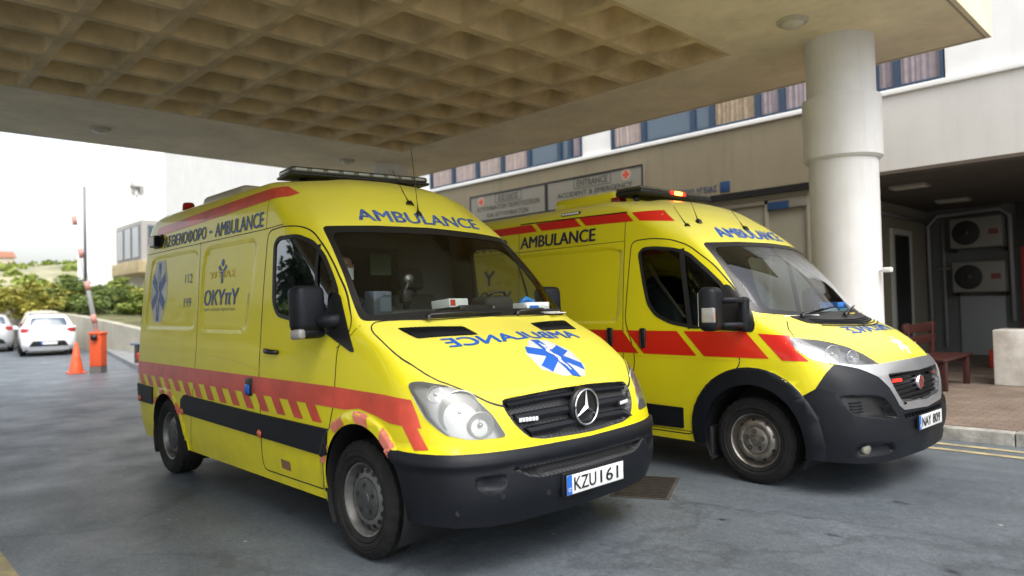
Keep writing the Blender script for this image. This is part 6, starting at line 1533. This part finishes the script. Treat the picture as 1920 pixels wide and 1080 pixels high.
# ------------------------------------------------------------------ things lying on the dashboards
def put(name, label, cat, loc, rz=0., tilt=0., base=None, group=None):
    o = empty(name, (0, 0, 0)); Mx = Matrix.Translation(loc) @ Matrix.Rotation(rz, 4, 'Z') @ Matrix.Rotation(tilt, 4, 'Y')
    if base: Mx = Matrix.Translation(base.location) @ Matrix.Rotation(base.rotation_euler.z, 4, 'Z') @ Mx
    o.matrix_world = Mx; o.location = Mx.to_translation(); o.rotation_euler = Mx.to_euler(); tag(o, label, cat, group); return o
CARD = mat("white_card", (.74, .75, .76), .6)
PBLUE = mat("print_blue", (.03, .17, .52), .5)
o = put("ticket_machine", "grey-blue boxy device on the dashboard in front of the driver", "device", (-.16, -.70, 1.41), R(8))
b = MB(); b.box(-.05, .05, -.075, .075, 0, .17, bev=.012); b.build("case", mat("device_grey", (.05, .062, .075), .5), o); b = MB(); b.box(.051, .054, -.03, .06, .04, .13); b.box(.051, .054, .02, .062, .142, .158); b.build("front_panel", mat("device_face", (.10, .12, .14), .4), o)
o = put("cardboard_box", "white and red carton lying tilted on the dashboard", "box", (-.20, -.08, 1.46), R(12), R(-6))
b = MB(); b.box(-.08, .08, -.105, .105, 0, .06, bev=.003); b.build("carton", CARD, o); b = MB(); b.box(.0805, .082, -.095, -.04, .010, .052); b.box(-.06, .06, -.085, -.04, .0602, .0615); b.build("red_print", REDC, o)
o = put("folder", "black folder propped in the middle of the dashboard", "folder", (-.10, -.02, 1.405), R(6), R(-14))
b = MB(); b.box(-.12, .12, -.17, .17, 0, .05, bev=.008); b.build("cover", BLACK, o); b = MB(); b.box(-.11, .118, -.16, .171, .012, .038); b.build("sheets", CARD, o)
o = put("bag", "black zipped bag on the dashboard beside the glove carton", "bag", (-.17, .29, 1.41), R(-5))
b = MB(); b.box(-.11, .11, -.13, .13, 0, .13, bev=.045); b.build("body", mat("bag_black", (.02, .02, .021), .75), o); b = MB(); b.tube([(.06, -.09, .12), (.08, -.05, .16), (.08, .05, .16), (.06, .09, .12)], .01); b.build("strap", BLACK, o)
o = put("glove_box", "white glove carton with a blue oval opening at the passenger end of the dashboard", "box", (-.12, .60, 1.41), R(10), R(-4))
b = MB(); b.box(-.10, .11, -.15, .15, 0, .075, bev=.004); b.build("carton", CARD, o); b = MB(); b.disc((0, 0, .077), (0, 0, 1), .085, 20, ry=.05); b.tube([(-.02, -.05, .075), (.01, -.01, .11), (.0, .03, .10), (.03, .06, .078)], .022, 8); b.build("blue_gloves", mat("glove_blue", (.02, .22, .62), .5), o); b = MB(); b.box(.1105, .112, -.12, .0, .015, .05); b.build("blue_print", PBLUE, o)
o = put("paper_sheets", "white papers lying against the windscreen at the passenger end", "papers", (-.02, .70, 1.405), R(20))
b = MB(); b.box(-.10, .12, -.12, .12, 0, .008); b.box(-.08, .10, -.14, .08, .009, .014, M=Matrix.Rotation(R(14), 4, 'Z')); b.build("sheets", CARD, o)
o = put("spotlight", "small round chrome-rimmed lamp standing behind the first ambulance's dashboard", "lamp", (-.42, -.30, 1.40))
b = MB(); b.tube([(0, 0, 0), (0, 0, .20), (.01, .02, .26)], .02); b.box(-.03, .03, -.04, .04, .10, .20, bev=.015); b.build("stem", BLACK, o); b = MB(); b.lathe([(.036, 0), (.035, .02), (.0, .024)], 20, 'x', Matrix.Translation((.0, .02, .27))); b.build("head", STEEL, o)
o = put("paper_sheets", "white crumpled papers in the near corner of the second ambulance's windscreen", "papers", (.16, -.52, 1.315), R(-15), 0, new_root)
b = MB(); b.box(-.10, .10, -.20, .20, 0, .012, M=Matrix.Rotation(R(-8), 4, 'Y')); b.box(-.12, .06, -.10, .24, .014, .022, M=Matrix.Rotation(R(-12), 4, 'Y')); b.build("sheets", CARD, o)
o = put("blue_boxes", "blue and white cartons stacked on the second ambulance's dashboard", "box", (.12, .36, 1.31), R(8), 0, new_root)
b = MB(); b.box(-.11, .11, -.20, .20, 0, .07, bev=.004); b.build("lower_carton", mat("carton_paleblue", (.22, .38, .55), .55), o); b = MB(); b.box(-.10, .09, -.14, .16, .071, .125, M=Matrix.Rotation(R(9), 4, 'Z'), bev=.004); b.build("upper_carton", PBLUE, o); b = MB(); b.box(.111, .113, -.17, .05, .015, .05); b.build("white_print", CARD, o)
o = put("yellow_pouch", "ochre pouch in front of the blue cartons on the dashboard", "pouch", (.27, .30, 1.305), R(12), 0, new_root)
b = MB(); b.box(-.05, .05, -.09, .09, 0, .035, bev=.015); b.build("body", mat("pouch_ochre", (.45, .32, .06), .6), o)
